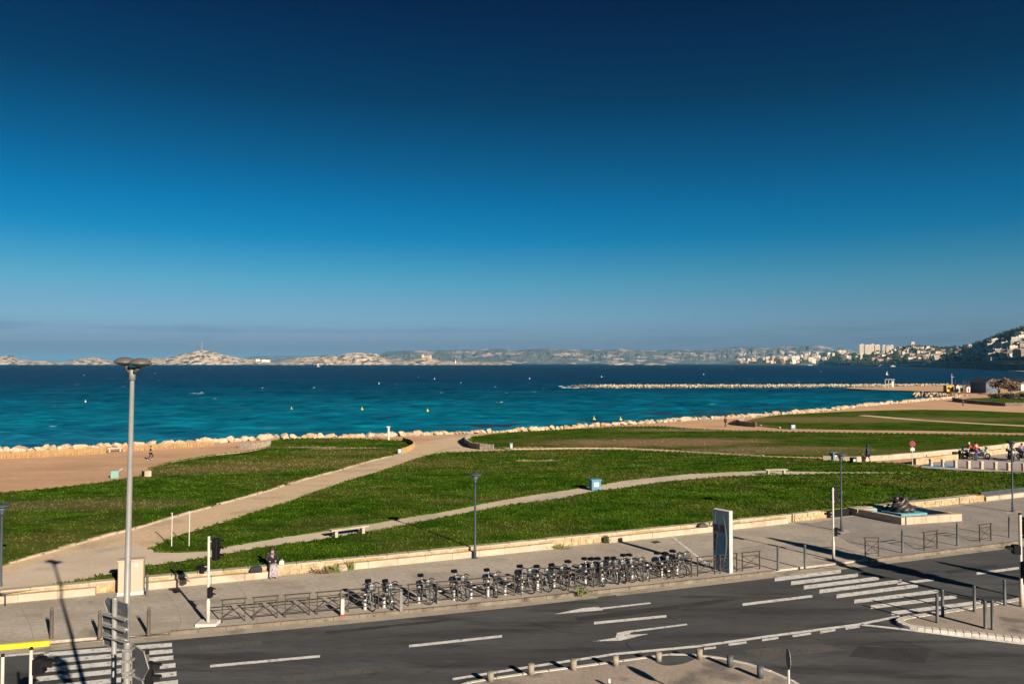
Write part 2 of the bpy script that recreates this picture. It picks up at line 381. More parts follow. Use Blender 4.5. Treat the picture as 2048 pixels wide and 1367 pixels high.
    cliff=mat('dark_shore_cliff', (0.075, 0.07, 0.065), (0.15, 0.13, 0.11), 0.03, 0.95, fine=0.4, fscale=0.15),
    cliff_pale=mat('pale_shore_cliff', (0.48, 0.38, 0.28), (0.34, 0.26, 0.19), 0.06, 0.95, fine=0.4, fscale=0.2),
    isle=mat('island_limestone', (0.44, 0.335, 0.25), (0.56, 0.445, 0.34), 0.008, 0.95, 0.6, 0.03, c3=(0.065, 0.062, 0.045), s3=0.026, t3=(0.50, 0.55), fine=0.45, fscale=0.05),
    farhill=mat('far_hill_scrub', (0.060, 0.068, 0.062), (0.11, 0.105, 0.09), 0.002, 0.95, 0.6, 0.006, c3=(0.36, 0.27, 0.23), s3=0.0042, t3=(0.54, 0.62), fine=0.35, fscale=0.016),
    foam=mat('sea_foam', (0.36, 0.40, 0.42), (0.28, 0.33, 0.36), 1.0, 0.9, fine=0.1),
)
# lawn: green and dry clumps plus worn earth
def lawn_material():
    m = mat('lawn_grass', (0.018, 0.048, 0.003), (0.054, 0.098, 0.008), 0.55, 0.95, 0.6, 6.0, stretch=(0.75, 1, 1), fine=0.34, fscale=3.2, spec=0.0)
    n, l, b, mp, nz, ramp, mix, col = m_tools['lawn_grass']
    dry = ramp(nz(0.085, 7, 0.66).outputs['Fac'], 0.475, (0, 0, 0), 0.71, (0.9, 0.9, 0.9))
    dryc = ramp(nz(1.1, 4).outputs['Fac'], 0.35, (0.075, 0.074, 0.018), 0.65, (0.125, 0.102, 0.036))
    col = mix('MIX', dry, col, dryc)
    g = n.new('ShaderNodeNewGeometry')
    sp = n.new('ShaderNodeSeparateXYZ'); l.new(g.outputs['Position'], sp.inputs[0])
    for (u, v, ax, ay, c) in ((1310, 885, 17, 9, (0.23, 0.145, 0.085)), (1560, 900, 12, 6, (0.19, 0.14, 0.075)), (1075, 922, 2.4, 1.0, (0.30, 0.22, 0.13)), (1010, 896, 5, 1.2, (0.24, 0.17, 0.10)),
                              (1420, 860, 16, 4, (0.18, 0.14, 0.075)), (615, 895, 4, 1.1, (0.26, 0.21, 0.11)), (690, 897, 5, 1.4, (0.25, 0.19, 0.12)), (600, 928, 15, 7, (0.125, 0.105, 0.035)), (760, 905, 12, 4, (0.10, 0.095, 0.025)), (430, 940, 9, 5, (0.12, 0.10, 0.04)),
                              (1760, 840, 40, 9, (0.15, 0.125, 0.05)), (1640, 838, 24, 8, (0.14, 0.115, 0.045)), (170, 1010, 9, 3, (0.105, 0.09, 0.035)), (1700, 905, 10, 5, (0.10, 0.105, 0.03))):
        p = atg(u, v)
        def aff(src, c0, k):
            a = n.new('ShaderNodeMath'); a.operation = 'SUBTRACT'; l.new(src, a.inputs[0]); a.inputs[1].default_value = c0
            d = n.new('ShaderNodeMath'); d.operation = 'DIVIDE'; l.new(a.outputs[0], d.inputs[0]); d.inputs[1].default_value = k
            q = n.new('ShaderNodeMath'); q.operation = 'POWER'; l.new(d.outputs[0], q.inputs[0]); q.inputs[1].default_value = 2; return q.outputs[0]
        s = n.new('ShaderNodeMath'); s.operation = 'ADD'; l.new(aff(sp.outputs['X'], p.x, ax), s.inputs[0]); l.new(aff(sp.outputs['Y'], p.y, ay), s.inputs[1])
        w = n.new('ShaderNodeMath'); w.operation = 'MULTIPLY_ADD'; l.new(nz(0.35, 6, 0.65).outputs['Fac'], w.inputs[0]); w.inputs[1].default_value = 2.6; l.new(s.outputs[0], w.inputs[2])
        col = mix('MIX', ramp(w.outputs[0], 0.0, (0.85,) * 3, 1.0, (0, 0, 0)) if False else _edge(n, l, w.outputs[0]), col, c)
    for k in list(b.inputs['Base Color'].links): l.remove(k)
    l.new(col, b.inputs['Base Color'])
    return m
def _edge(n, l, src):
    r = n.new('ShaderNodeMapRange'); r.inputs['From Min'].default_value = 1.5; r.inputs['From Max'].default_value = 2.5
    r.inputs['To Min'].default_value = 0.85; r.inputs['To Max'].default_value = 0.0; l.new(src, r.inputs['Value']); return r.outputs[0]
M['lawn'] = lawn_material()
def sea_material():
    m = bpy.data.materials.new('sea_water'); m.use_nodes = True
    n, l = m.node_tree.nodes, m.node_tree.links; b = n['Principled BSDF']
    g = n.new('ShaderNodeNewGeometry'); sp = n.new('ShaderNodeSeparateXYZ'); l.new(g.outputs['Position'], sp.inputs[0])
    def nz(scale, stretch, d=4, r=0.55):
        mp = n.new('ShaderNodeMapping'); mp.inputs['Scale'].default_value = stretch; l.new(g.outputs['Position'], mp.inputs['Vector'])
        t = n.new('ShaderNodeTexNoise'); t.inputs['Scale'].default_value = scale; t.inputs['Detail'].default_value = d; t.inputs['Roughness'].default_value = r
        l.new(mp.outputs[0], t.inputs['Vector']); return t.outputs['Fac']
    def math_(op, a, c):
        x = n.new('ShaderNodeMath'); x.operation = op
        for i, k in enumerate((a, c)):
            if isinstance(k, (int, float)): x.inputs[i].default_value = k
            else: l.new(k, x.inputs[i])
        return x.outputs[0]
    # depth of the bay: log of the distance off shore, disturbed by sand and weed banks
    lg = math_('LOGARITHM', sp.outputs['Y'], 10.0)
    lg = math_('ADD', lg, math_('MULTIPLY', math_('SUBTRACT', nz(0.012, (0.6, 1, 1), 5), 0.5), 0.55))
    r = n.new('ShaderNodeValToRGB'); mr = n.new('ShaderNodeMapRange'); mr.inputs['From Min'].default_value = 1.9; mr.inputs['From Max'].default_value = 3.5
    l.new(lg, mr.inputs['Value']); l.new(mr.outputs[0], r.inputs[0])
    stops = [(0.0, (0.020, 0.088, 0.170)), (0.09, (0.006, 0.104, 0.190)), (0.20, (0.001, 0.126, 0.198)), (0.32, (0.001, 0.084, 0.142)), (0.44, (0.0005, 0.040, 0.086)), (0.62, (0.0003, 0.012, 0.038)), (1.0, (0.0003, 0.005, 0.020))]
    e = r.color_ramp.elements
    while len(e) < len(stops): e.new(0.5)
    for k, (p, c) in zip(e, stops): k.position = p; k.color = (*c, 1)
    def mix(kind, f, a, c):
        x = n.new('ShaderNodeMix'); x.data_type = 'RGBA'; x.blend_type = kind
        if isinstance(f, (int, float)): x.inputs['Factor'].default_value = f
        else: l.new(f, x.inputs['Factor'])
        l.new(a, x.inputs['A'])
        if isinstance(c, tuple): x.inputs['B'].default_value = (*c, 1)
        else: l.new(c, x.inputs['B'])
        return x.outputs['Result']
    def ramp2(src, p0, c0, p1, c1):
        q = n.new('ShaderNodeValToRGB'); q.color_ramp.elements[0].position = p0; q.color_ramp.elements[1].position = p1
        q.color_ramp.elements[0].color = (*c0, 1); q.color_ramp.elements[1].color = (*c1, 1); l.new(src, q.inputs[0]); return q.outputs[0]
    col = mix('MULTIPLY', 1.0, r.outputs[0], ramp2(nz(0.22, (0.35, 1, 1), 6, 0.65), 0.34, (0.48, 0.54, 0.60), 0.68, (1.62, 1.52, 1.42)))
    col = mix('MULTIPLY', 1.0, col, ramp2(nz(0.6, (0.3, 1, 1), 4, 0.6), 0.34, (0.68, 0.73, 0.78), 0.66, (1.36, 1.30, 1.24)))
    col = mix('MULTIPLY', 1.0, col, ramp2(nz(0.03, (0.25, 1, 1), 4, 0.6), 0.35, (0.78, 0.82, 0.86), 0.65, (1.15, 1.12, 1.1)))
    # dark weed banks off the boulders
    for (u, v, ax, ay) in ((960, 851, 12, 3.0), (1080, 850, 16, 3.5), (1230, 842, 24, 4.5), (1400, 829, 30, 6), (1560, 820, 30, 6)):
        p = at(u, v, SEA_Z)
        dx, dy = math_('POWER', math_('DIVIDE', math_('SUBTRACT', sp.outputs['X'], p.x), ax), 2), math_('POWER', math_('DIVIDE', math_('SUBTRACT', sp.outputs['Y'], p.y), ay), 2)
        w = math_('ADD', math_('ADD', dx, dy), math_('MULTIPLY', nz(0.15, (0.6, 1, 1), 5, 0.65), 2.4))
        mr2 = n.new('ShaderNodeMapRange'); mr2.inputs['From Min'].default_value = 1.3; mr2.inputs['From Max'].default_value = 2.3; mr2.inputs['To Min'].default_value = 0.8; mr2.inputs['To Max'].default_value = 0.0
        l.new(w, mr2.inputs['Value']); col = mix('MIX', mr2.outputs[0], col, (0.020, 0.028, 0.060))
    foam = math_('MULTIPLY', ramp2(nz(0.16, (0.5, 1.0, 1), 3, 0.6), 0.715, (0, 0, 0), 0.735, (1, 1, 1)), ramp2(nz(0.02, (1, 1, 1), 2), 0.45, (0, 0, 0), 0.55, (1, 1, 1)))
    col = mix('MIX', foam, col, (0.55, 0.60, 0.62))
    l.new(col, b.inputs['Base Color'])
    b.inputs['Roughness'].default_value = 0.35; b.inputs['Specular IOR Level'].default_value = 0.03; b.inputs['IOR'].default_value = 1.33
    bp = n.new('ShaderNodeBump'); bp.inputs['Strength'].default_value = 0.8; bp.inputs['Distance'].default_value = 0.5
    l.new(nz(0.45, (0.45, 1, 1), 5, 0.6), bp.inputs['Height']); l.new(bp.outputs[0], b.inputs['Normal'])
    return m
M['sea'] = sea_material()
def paving_material():
    m = mat('grey_block_paving', (0.27, 0.24, 0.215), (0.33, 0.295, 0.265), 0.5, 0.9, fine=0.15, fscale=7)
    n, l, b, mp, nz, ramp, mix, col = m_tools['grey_block_paving']
    br = n.new('ShaderNodeTexBrick'); br.inputs['Scale'].default_value = 2.2; br.inputs['Mortar Size'].default_value = 0.02
    br.inputs['Color1'].default_value = (1, 1, 1, 1); br.inputs['Color2'].default_value = (0.8, 0.8, 0.8, 1); br.inputs['Mortar'].default_value = (0.55, 0.55, 0.55, 1)
    rot = n.new('ShaderNodeMapping'); rot.inputs['Rotation'].default_value = (0, 0, ROAD_ROT - R(12)); g = n.new('ShaderNodeNewGeometry')
    l.new(g.outputs['Position'], rot.inputs['Vector']); l.new(rot.outputs[0], br.inputs['Vector'])
    c2 = mix('MULTIPLY', 1.0, col, br.outputs['Color'])
    for k in list(b.inputs['Base Color'].links): l.remove(k)
    l.new(c2, b.inputs['Base Color'])
    return m
M['paving'] = paving_material()
def water_pool():
    m = mat('pool_water', (0.02, 0.10, 0.20), (0.03, 0.13, 0.24), 1.0, 0.08, 0.3, 6, spec=0.5, fine=0); return m
M['pool'] = water_pool()

# ================================================================== THE SETTING
# ---- outlines read off the photograph, laid on the ground they stand on
KERB_PX = [(-160, 1313), (149, 1283), (357, 1267), (425, 1262), (512, 1260), (732, 1238), (1024, 1208), (1277, 1181), (1524, 1149), (1649, 1137), (1756, 1124), (1863, 1111), (2036, 1087), (2200, 1066)]
KERB = resample([at(u, v, 0) for u, v in KERB_PX], 2.0)
_k = KERB[:]                                               # straighten the small reading errors
for _ in range(30): _k = [_k[0]] + [(_k[i - 1] + _k[i] * 2 + _k[i + 1]) / 4 for i in range(1, len(_k) - 1)] + [_k[-1]]
KERB = [_k[0] + (_k[0] - _k[3]).normalized() * 30] + _k + [_k[-1] + (_k[-1] - _k[-4]).normalized() * 60]
WALL_PX = [(-160, 1222), (0, 1208), (235, 1190), (512, 1157), (679, 1141), (952, 1115), (1146, 1093), (1271, 1080), (1426, 1063), (1591, 1045), (1709, 1030), (1905, 1011), (2048, 993), (2200, 974)]
_w = resample([at(u, v, PAV) for u, v in WALL_PX], 2.0)
for _ in range(30): _w = [_w[0]] + [(_w[i - 1] + _w[i] * 2 + _w[i + 1]) / 4 for i in range(1, len(_w) - 1)] + [_w[-1]]
WALL = [_w[0] + (_w[0] - _w[3]).normalized() * 30] + _w + [_w[-1] + (_w[-1] - _w[-4]).normalized() * 60]
def on_line(line, u):                                      # point of a polyline seen in column u
    for a, b in zip(line, line[1:]):
        ua, ub = CX + F_PX * a.x / a.y, CX + F_PX * b.x / b.y
        if ua <= u <= ub: return a.lerp(b, (u - ua) / (ub - ua))
    return line[-1].copy()
def cut(line, u0, u1): return [on_line(line, u0)] + [p for p in line if u0 < CX + F_PX * p.x / p.y < u1] + [on_line(line, u1)]

flat0 = lambda x, y: 0.0
# road: asphalt up to under the kerb
road = struct(region('road', [(p.x, p.y) for p in offset(KERB, 0.2)] + [(150, -40), (-150, -40)], M['asphalt'], 30, flat0))
# pavement slab between kerb and wall
kin = offset(KERB, 0.16)
pavement = struct(region('pavement', [(p.x, p.y) for p in kin] + [(p.x, p.y) for p in reversed(offset(WALL, 0.25))], M['pavement'], 6, lambda x, y: PAV, skirt=.14))
# gutter
gl = offset(KERB, -0.55)
mb = MB(); n = len(KERB)
mb.add([(p.x, p.y, 0.006) for p in KERB] + [(p.x, p.y, 0.005) for p in gl], [(i, n + i, n + i + 1, i + 1) for i in range(n - 1)])
struct(mb.build('gutter', M['gutter']))
# kerb: every stone is a piece of its own
kerb = struct(MB().add(*[[(p.x, p.y, 0.02) for p in KERB] + [(p.x, p.y, 0.02) for p in offset(KERB, 0.15)], [(i, i + 1, n + i + 1, n + i) for i in range(n - 1)]]).build('kerb', M['kerb']))
def stone_row(parent, line, depth, z0, z1, step, gap, m, name='kerb_stone', jit=0.006, u_lo=-60, u_hi=2110, drop=None, bev=0.015):
    pts = walk(line, step); out = []
    for a, b in zip(pts, pts[1:]):
        if not (a.y > 3 and u_lo < CX + F_PX * b.x / b.y and CX + F_PX * a.x / a.y < u_hi): continue
        t = (b - a).normalized(); nn = Vector((-t.y, t.x, 0)); d = random.uniform(-jit, jit)
        h1 = z1 + random.uniform(-jit, jit)
        if drop:
            uc = CX + F_PX * (a.x + b.x) / (a.y + b.y); h1 = drop(uc, h1)
        p, q = a + t * gap / 2 + nn * d, b - t * gap / 2 + nn * d
        lo = [p, q, q + nn * depth, p + nn * depth]
        bb = min(bev, (h1 - z0) / 3)
        up = [p + (t + nn) * bb, q + (nn - t) * bb, q + nn * (depth - bb) - t * bb, p + nn * (depth - bb) + t * bb]
        m_ = MB().rings([[(k.x, k.y, z0) for k in lo], [(k.x, k.y, h1 - bb) for k in lo], [(k.x, k.y, h1) for k in up]])
        out.append(m_.build(name, m(0.5) if callable(m) else m, parent))
    return out
def kerb_drop(u, h): return 0.035 if (20 < u < 350 or 1545 < u < 1740) else h
for o in stone_row(kerb, KERB, 0.16, 0.0, PAV + 0.012, 1.0, 0.012, M['kerb'], drop=kerb_drop):
    c = sum((Vector(v.co) for v in o.data.vertices), Vector()) / len(o.data.vertices)
    if CX + F_PX * c.x / c.y < 124:
        o.data.materials[0] = M['yellow']; o['label'] = 'kerb stone painted bright yellow'
        zm = max(v.co.z for v in o.data.vertices)
        for v in o.data.vertices:
            if v.co.z > 0.012: v.co.z = 0.15 if v.co.z < zm - .002 else 0.165
# pavement patches
def patch(px, m, z, name='pavement_patch', parent=pavement, u=None):
    P = [at(a, b, z) for a, b in px]
    return region(name, [(p.x, p.y) for p in P], m, 50, lambda x, y: z, parent=parent)
patch([(150, 1275), (165, 1256), (200, 1250), (360, 1241), (352, 1262), (300, 1268)], M['gutter'], PAV + 0.004)
patch([(165, 1202), (185, 1196), (240, 1191), (262, 1192), (235, 1198), (190, 1205)], M['gutter'], PAV + 0.004)
patch([(385, 1257), (405, 1243), (432, 1243), (428, 1256)], M['kerb_white'], PAV + 0.0045)
patch([(1343, 1073), (1347, 1072.5), (1434, 1140), (1428, 1141)], M['paint'], PAV + 0.004, 'white_line')
patch([(1300, 1082), (1313, 1080), (1323, 1083.5), (1309, 1086)], M['rust'], PAV + 0.005, 'manhole_cover')
# block paving round the fountain
struct(patch([(1590, 1047), (1709, 1031), (1905, 1012), (2048, 994), (2160, 984), (2160, 1069), (2036, 1080), (1863, 1103), (1770, 1115), (1700, 1085), (1660, 1062)], M['paving'], PAV + 0.004, 'block_paving', None))
patch([(1672, 1062), (1692, 1058), (1702, 1063), (1683, 1067)], M['limestone'], PAV + 0.008)
patch([(1612, 1044), (1705, 1030), (1712, 1030.5), (1620, 1045.5)], M['limestone'], PAV + 0.008)
patch([(2010, 1023), (2042, 1020), (2046, 1024), (2014, 1027)], M['limestone'], PAV + 0.008)

# ---- painted road markings
def mark(px, name='painted_line', m='paint', z=0.0075):
    P = [at(u, v, z) for u, v in px]
    return region(name, [(p.x, p.y) for p in P], M[m], 100, lambda x, y: z, parent=road)
def bar(u0, v0, u1, v1, th, name='painted_line', m='paint', z=0.0075):
    return mark([(u0, v0 + th / 2), (u1, v1 + th * 0.46), (u1, v1 - th * 0.46), (u0, v0 - th / 2)], name, m, z)
for r_, l_, th in ((( 344, 1288), (88, 1308), 8.5), ((345, 1300.5), (92, 1322), 8.8), ((347, 1313.5), (80, 1339.5), 9.2), ((351, 1329), (73, 1357), 9.6), ((353, 1346), (66, 1377), 10), ((356, 1363), (60, 1396), 10.4), ((360, 1382), (52, 1418), 10.8)):
    bar(l_[0], l_[1], r_[0], r_[1], th, 'crossing_stripe')
bar(-20, 1313, 98, 1303, 4.0)
for a in ((1549.5, 1158, 1682, 1141.5), (1582, 1165.5, 1716, 1149), (1607.5, 1174, 1758, 1155), (1639, 1182, 1803, 1161), (1673, 1191.5, 1836, 1170), (1708.5, 1202, 1877, 1181), (1741.5, 1213, 1913, 1192), (1783, 1225.5, 1962, 1203)):
    bar(*a, 7.6, 'crossing_stripe')
for a in ((420, 1331, 640, 1311), (818, 1291, 1004, 1271), (1188, 1245, 1333, 1231), (1485, 1208, 1625, 1191), (1795, 1166, 1868, 1158), (1953, 1146, 2075, 1130)):
    bar(*a, 5.2)
mark([(1109, 1227), (1165, 1215), (1196, 1212), (1200, 1214.5), (1300, 1203.5), (1302, 1206), (1204, 1217.5), (1207, 1219), (1160, 1223)], 'painted_arrow')
mark([(1374, 1246), (1374, 1249), (1262, 1263.5), (1258, 1268), (1297, 1266.5), (1240, 1280), (1185, 1281.5), (1231, 1274), (1234, 1264.5), (1250, 1261)], 'painted_arrow')
def stripe_along(px, th, name='painted_line'):
    mark([(u, v + th / 2) for u, v in px] + [(u, v - th / 2) for u, v in reversed(px)], name)
stripe_along([(905, 1357), (1024, 1338), (1128, 1322), (1232, 1306.5), (1393, 1291.5), (1536, 1271.5), (1715, 1248), (1800, 1231)], 4.6)
for a in ((1408, 1296.5, 1432, 1293.5), (1457, 1288, 1493, 1283.5), (1524, 1279, 1557, 1274.5), (1585, 1271, 1622, 1265.5), (1640, 1263.5, 1671, 1258.5), (1691, 1256, 1720, 1251.5)):
    bar(*a, 4.6)
stripe_along([(1722, 1248), (1804, 1257), (1923, 1272), (2060, 1288)], 3.4)
# tarmac repair and cracks
def repair(px, m, z=0.0055, name='tarmac_repair'):
    P = resample([at(u, v, z) for u, v in px] + [at(*px[0], z)], .35)[:-1]
    P = [p + Vector((noise.noise((p.x * 3, p.y * 3, 1)), noise.noise((p.x * 3, p.y * 3, 7)), 0)) * .07 for p in P]
    return region(name, [(p.x, p.y) for p in P], m, 50, lambda x, y: z, parent=road)
M['pav_stain'] = mat('stained_pavement', (0.25, 0.215, 0.18), (0.31, 0.265, 0.22), 0.8, 0.9, 0.3, 50, fine=0.2, fscale=6)
M['tar_dark'] = mat('fresh_tarmac', (0.028, 0.0275, 0.0275), (0.040, 0.039, 0.0385), 1.2, 0.8, 0.3, 50, fine=0.3, fscale=8)
M['tar_pale'] = mat('worn_tarmac', (0.066, 0.063, 0.060), (0.088, 0.083, 0.078), 0.8, 0.9, 0.3, 50, fine=0.3, fscale=8)
repair([(1150, 1234), (1290, 1216), (1470, 1194), (1478, 1199), (1300, 1224), (1160, 1241)], M['tar_dark'])
repair([(560, 1352), (760, 1330), (775, 1340), (570, 1365)], M['tar_pale'])
repair([(1480, 1300), (1640, 1285), (1690, 1298), (1530, 1316)], M['tar_pale'])
repair([(1720, 1290), (1860, 1300), (1850, 1325), (1700, 1312)], M['tar_dark'])
repair([(650, 1262), (900, 1236), (905, 1240), (655, 1267)], M['tar_dark'])
repair([(1890, 1140), (1990, 1128), (2000, 1133), (1900, 1146)], M['tar_dark'])
repair([(395, 1290), (520, 1279), (525, 1288), (400, 1300)], M['tar_pale'])
def disc_cover(u, v, r_, z=0.008):
    c = at(u, v, z); region('manhole_cover', [(c.x + r_ * math.cos(a * .3927), c.y + r_ * math.sin(a * .3927)) for a in range(16)], M['bollard'], 50, lambda x, y: z, parent=road)
patch([(1196, 1193), (1232, 1188.5), (1234, 1192), (1198, 1196.5)], M['bollard'], 0.011, 'drain_grate', road)
def crack(px, w=0.022, z=0.0065):
    P = resample([at(u, v, z) for u, v in px], 0.22); P = [p + Vector((random.uniform(-.05, .05), random.uniform(-.05, .05), 0)) for p in P]
    Lr = offset(P, w * random.uniform(.6, 1.2)); k = len(P)
    MB().add([(p.x, p.y, z) for p in P] + [(p.x, p.y, z) for p in Lr], [(i, i + 1, k + i + 1, k + i) for i in range(k - 1)]).build('tarmac_crack', M['black'], road)
crack([(1250, 1284), (1262, 1298), (1290, 1310)]); crack([(690, 1367), (740, 1352), (775, 1332), (800, 1325)]); crack([(1370, 1217), (1420, 1208), (1440, 1206)]); crack([(850, 1345), (930, 1320)], .015)
crack([(1540, 1330), (1600, 1345), (1720, 1350)], .015); crack([(430, 1322), (560, 1318), (640, 1330)], .015); crack([(1050, 1240), (1120, 1262), (1180, 1268)], .014); crack([(1760, 1270), (1900, 1310), (1990, 1320)], .014); crack([(1330, 1225), (1350, 1240), (1400, 1246)], .012)
def seam(px, w=.02, m='bollard_stone'):
    P = resample([at(u, v, PAV + .003) for u, v in px], .5); Q = offset(P, w); k = len(P)
    MB().add([tuple(p) for p in P] + [tuple(q) for q in Q], [(i, i + 1, k + i + 1, k + i) for i in range(k - 1)]).build('joint', M[m], pavement)
for px in ([(960, 1117), (1010, 1150), (1040, 1180)], [(700, 1140), (730, 1180)], [(470, 1163), (500, 1205), (515, 1245)], [(1230, 1086), (1290, 1120), (1330, 1160)], [(1560, 1050), (1590, 1075), (1640, 1110)], [(40, 1208), (60, 1250), (70, 1288)], [(330, 1182), (355, 1215), (362, 1243)], [(362, 1241), (352, 1263)], [(425, 1238), (700, 1213), (1024, 1178), (1300, 1146), (1530, 1118)]): seam(px)
for px in ([(380, 1200), (430, 1195), (460, 1202), (400, 1210)], [(560, 1172), (620, 1168), (600, 1180)], [(820, 1150), (900, 1140), (910, 1148), (840, 1158)], [(1100, 1120), (1160, 1112), (1150, 1122)], [(20, 1230), (90, 1222), (80, 1236)], [(1480, 1095), (1540, 1086), (1550, 1098), (1500, 1105)]):
    P = smooth_line([at(u, v, PAV + .0025) for u, v in px + [px[0]]], 2)[:-1]; region('stain', [(p.x, p.y) for p in P], M['pav_stain'], 50, lambda x, y: PAV + .0025, parent=pavement)

# ---- low stone wall along the park: rubble core, coping stones, limestone bench blocks
wall = thing('low_stone_wall', 'long ochre rubble wall with pale bench blocks between pavement and lawn', 'wall')
back = offset(WALL, 0.32)
WH = 0.46
def wall_piece(u0, u1, name, d0, d1, z0, z1, m, parent, step=3.0):
    line = resample(cut(WALL, u0, u1), step); A, B = offset(line, d0), offset(line, d1); k = len(line)
    V = [(p.x, p.y, z0) for p in A] + [(p.x, p.y, z1) for p in A] + [(p.x, p.y, z1) for p in B] + [(p.x, p.y, z0) for p in B]
    Fs = [(a * k + i, a * k + i + 1, b * k + i + 1, b * k + i) for a, b in ((0, 1), (1, 2), (2, 3)) for i in range(k - 1)] + [(0, k, 2 * k, 3 * k), (k - 1, 4 * k - 1, 3 * k - 1, 2 * k - 1)]
    return MB().add(V, Fs).build(name, m, parent)
wall_piece(-200, 1657, 'rubble_core', 0.32, 0.68, 0.0, PAV + WH - 0.05, M['rubble'], wall)
wall_piece(1708, 1966, 'rubble_core', 0.10, 0.68, 0.0, PAV + WH - 0.03, M['rubble'], wall)
wall_piece(1657, 1708, 'painted_niche_shade', 0.45, 0.52, 0.0, PAV + WH - 0.05, M['black'], wall)  # flat black sheet standing in for the shade inside the wall niche
wall_piece(1966, 2260, 'painted_shade_panel', 0.34, 0.40, 0.0, PAV + WH + 0.16, M['pole_dark'], wall)  # dark-coloured panel imitating the shaded recess behind the bench blocks
for (u0, u1, d0, dd) in ((-120, 1657, 0.30, 0.40), (1708, 1966, 0.08, 0.62)):
    stone_row(wall, [p + Vector((0, 0, 0)) for p in offset(cut(WALL, u0, u1), d0)], dd, PAV + WH - 0.05, PAV + WH + 0.015, 1.1, 0.02, M['coping'], 'coping_stone', 0.012, -130, 2100)
for (u0, u1) in ((-120, 233), (288, 582), (679, 1146), (1216, 1591), (1968, 2200)):
    stone_row(wall, cut(WALL, u0, u1), 0.318, PAV - 0.02, PAV + 0.30, 1.45, 0.014, M['limestone'], 'bench_block', 0.008, -130, 2200, bev=0.02)
# rubble face: individual stones where the wall shows bare
for (u0, u1, d0) in ((583, 678, 0.31), (1147, 1215, 0.31), (1592, 1656, 0.31), (1709, 1965, 0.09)):
    ln = cut(WALL, u0, u1); base = offset(ln, d0)
    for row in range(2):
        stone_row(wall, offset(ln, d0 - 0.03), 0.08, PAV + 0.02 + row * 0.2, PAV + 0.2 + row * 0.2, 0.45 + 0.1 * row, 0.03, M['rubble'], 'wall_stone', 0.02, -130, 2100)

# ---- park ground, lawns, paths
SHORE_PX = [(-420, 930), (-200, 917), (0, 905), (200, 896), (430, 886), (560, 877), (700, 874), (777, 873), (900, 868), (1024, 864), (1120, 858), (1200, 852), (1290, 847), (1400, 839), (1480, 836), (1536, 831), (1620, 825), (1680, 819), (1740, 811), (1800, 806), (1860, 800.5), (1905, 796.5), (1935, 791), (1965, 786), (2040, 781), (2400, 776)]
SHORE = [atg(u, v) for u, v in SHORE_PX]
wb = [p for p in offset(WALL, 0.66)]
wb[0] = wb[0] + Vector((-60, -20, 0))
ground = struct(region('park_ground', [(p.x, p.y) for p in wb] + [(p.x, p.y) for p in reversed(resample(SHORE, 6))], M['sand'], 5.0))
# slope under the boulders down into the sea
sl = resample(SHORE, 4); so = offset(sl, 7.0); k = len(sl)
struct(MB().add([(p.x, p.y, terrain(p.x, p.y)) for p in sl] + [(p.x, p.y, SEA_Z - 0.6) for p in so], [(i, i + 1, k + i + 1, k + i) for i in range(k - 1)]).build('shore_bank', M['rock_wet']))

DIAG_L = [(780, 912), (735, 923), (660, 945), (603, 960), (512, 988), (381, 1024), (268, 1057), (193, 1076), (80, 1109), (0, 1131), (-160, 1176)]
L1 = [(-300, 1008), (-100, 995), (0, 986), (95, 978), (200, 966), (270, 955), (291, 950), (302, 936), (345, 924), (420, 911), (493, 904), (531, 896), (546, 891), (528, 886), (563, 879), (616, 877), (721, 878), (774, 880), (805, 881.5), (820, 886.5), (822, 892), (797, 906)] + DIAG_L + [(-420, 1150)]
NP_UP = [(315, 1104), (372, 1104), (417, 1102), (512, 1083), (732, 1049), (899, 1021), (1024, 996.5), (1173, 974), (1199, 970), (1249, 961), (1374, 948), (1524, 941), (1640, 943.5), (1760, 944), (1826, 945.5)]
NP_LO = [(119, 1169), (235, 1146), (298, 1133), (417, 1116), (512, 1098), (631, 1082), (774, 1058), (839, 1045), (1024, 1010), (1128, 997), (1203, 981.5), (1239, 978), (1324, 965), (1449, 954), (1536, 951), (1650, 948.5), (1760, 947), (1828, 947.5)]
L2 = [(304, 1098), (320, 1088), (351, 1075), (396, 1061), (455, 1043), (512, 1024), (577, 1005), (631, 985), (700, 961.5), (762, 944), (837, 917), (872, 907.5), (897, 905), (1024, 901.5), (1149, 899.5), (1249, 900), (1349, 904.5), (1449, 910), (1536, 915), (1636, 918), (1711, 925), (1786, 926), (1811, 931), (1848, 938), (1911, 943), (2048, 948), (2200, 955), (2200, 962), (2048, 957), (1900, 950)] + NP_UP[::-1]
L3_up = NP_LO + [(1900, 951.5), (2048, 958.5), (2200, 963.5)]
L4 = [(934, 882), (946, 874), (996, 867.5), (1037, 864.5), (1120, 860), (1249, 853), (1324, 853), (1374, 857), (1462, 861), (1525, 862), (1572, 864), (1598, 864), (1720, 866), (1850, 868), (2048, 871), (2200, 874), (2200, 872), (2200, 876), (2048, 884), (1961, 896), (1823, 910), (1786, 914), (1711, 916), (1648, 914), (1536, 911), (1449, 905), (1324, 898), (1249, 894.5), (1149, 894), (1024, 896), (996, 897.5), (946, 894.5), (935, 888)]
L5 = [(1484, 845), (1509, 837), (1556, 830), (1603, 827.5), (1666, 824), (1716, 822), (1848, 819), (1950, 821), (2048, 825.5), (2200, 831), (2200, 868), (2048, 865.5), (1850, 861), (1720, 859.5), (1600, 857.5), (1572, 856.5), (1525, 852), (1500, 849.5)]
L6 = [(1911, 801), (1941, 796), (2048, 797), (2200, 797), (2200, 812), (2048, 810), (2011, 810), (1961, 806), (1925, 803)]
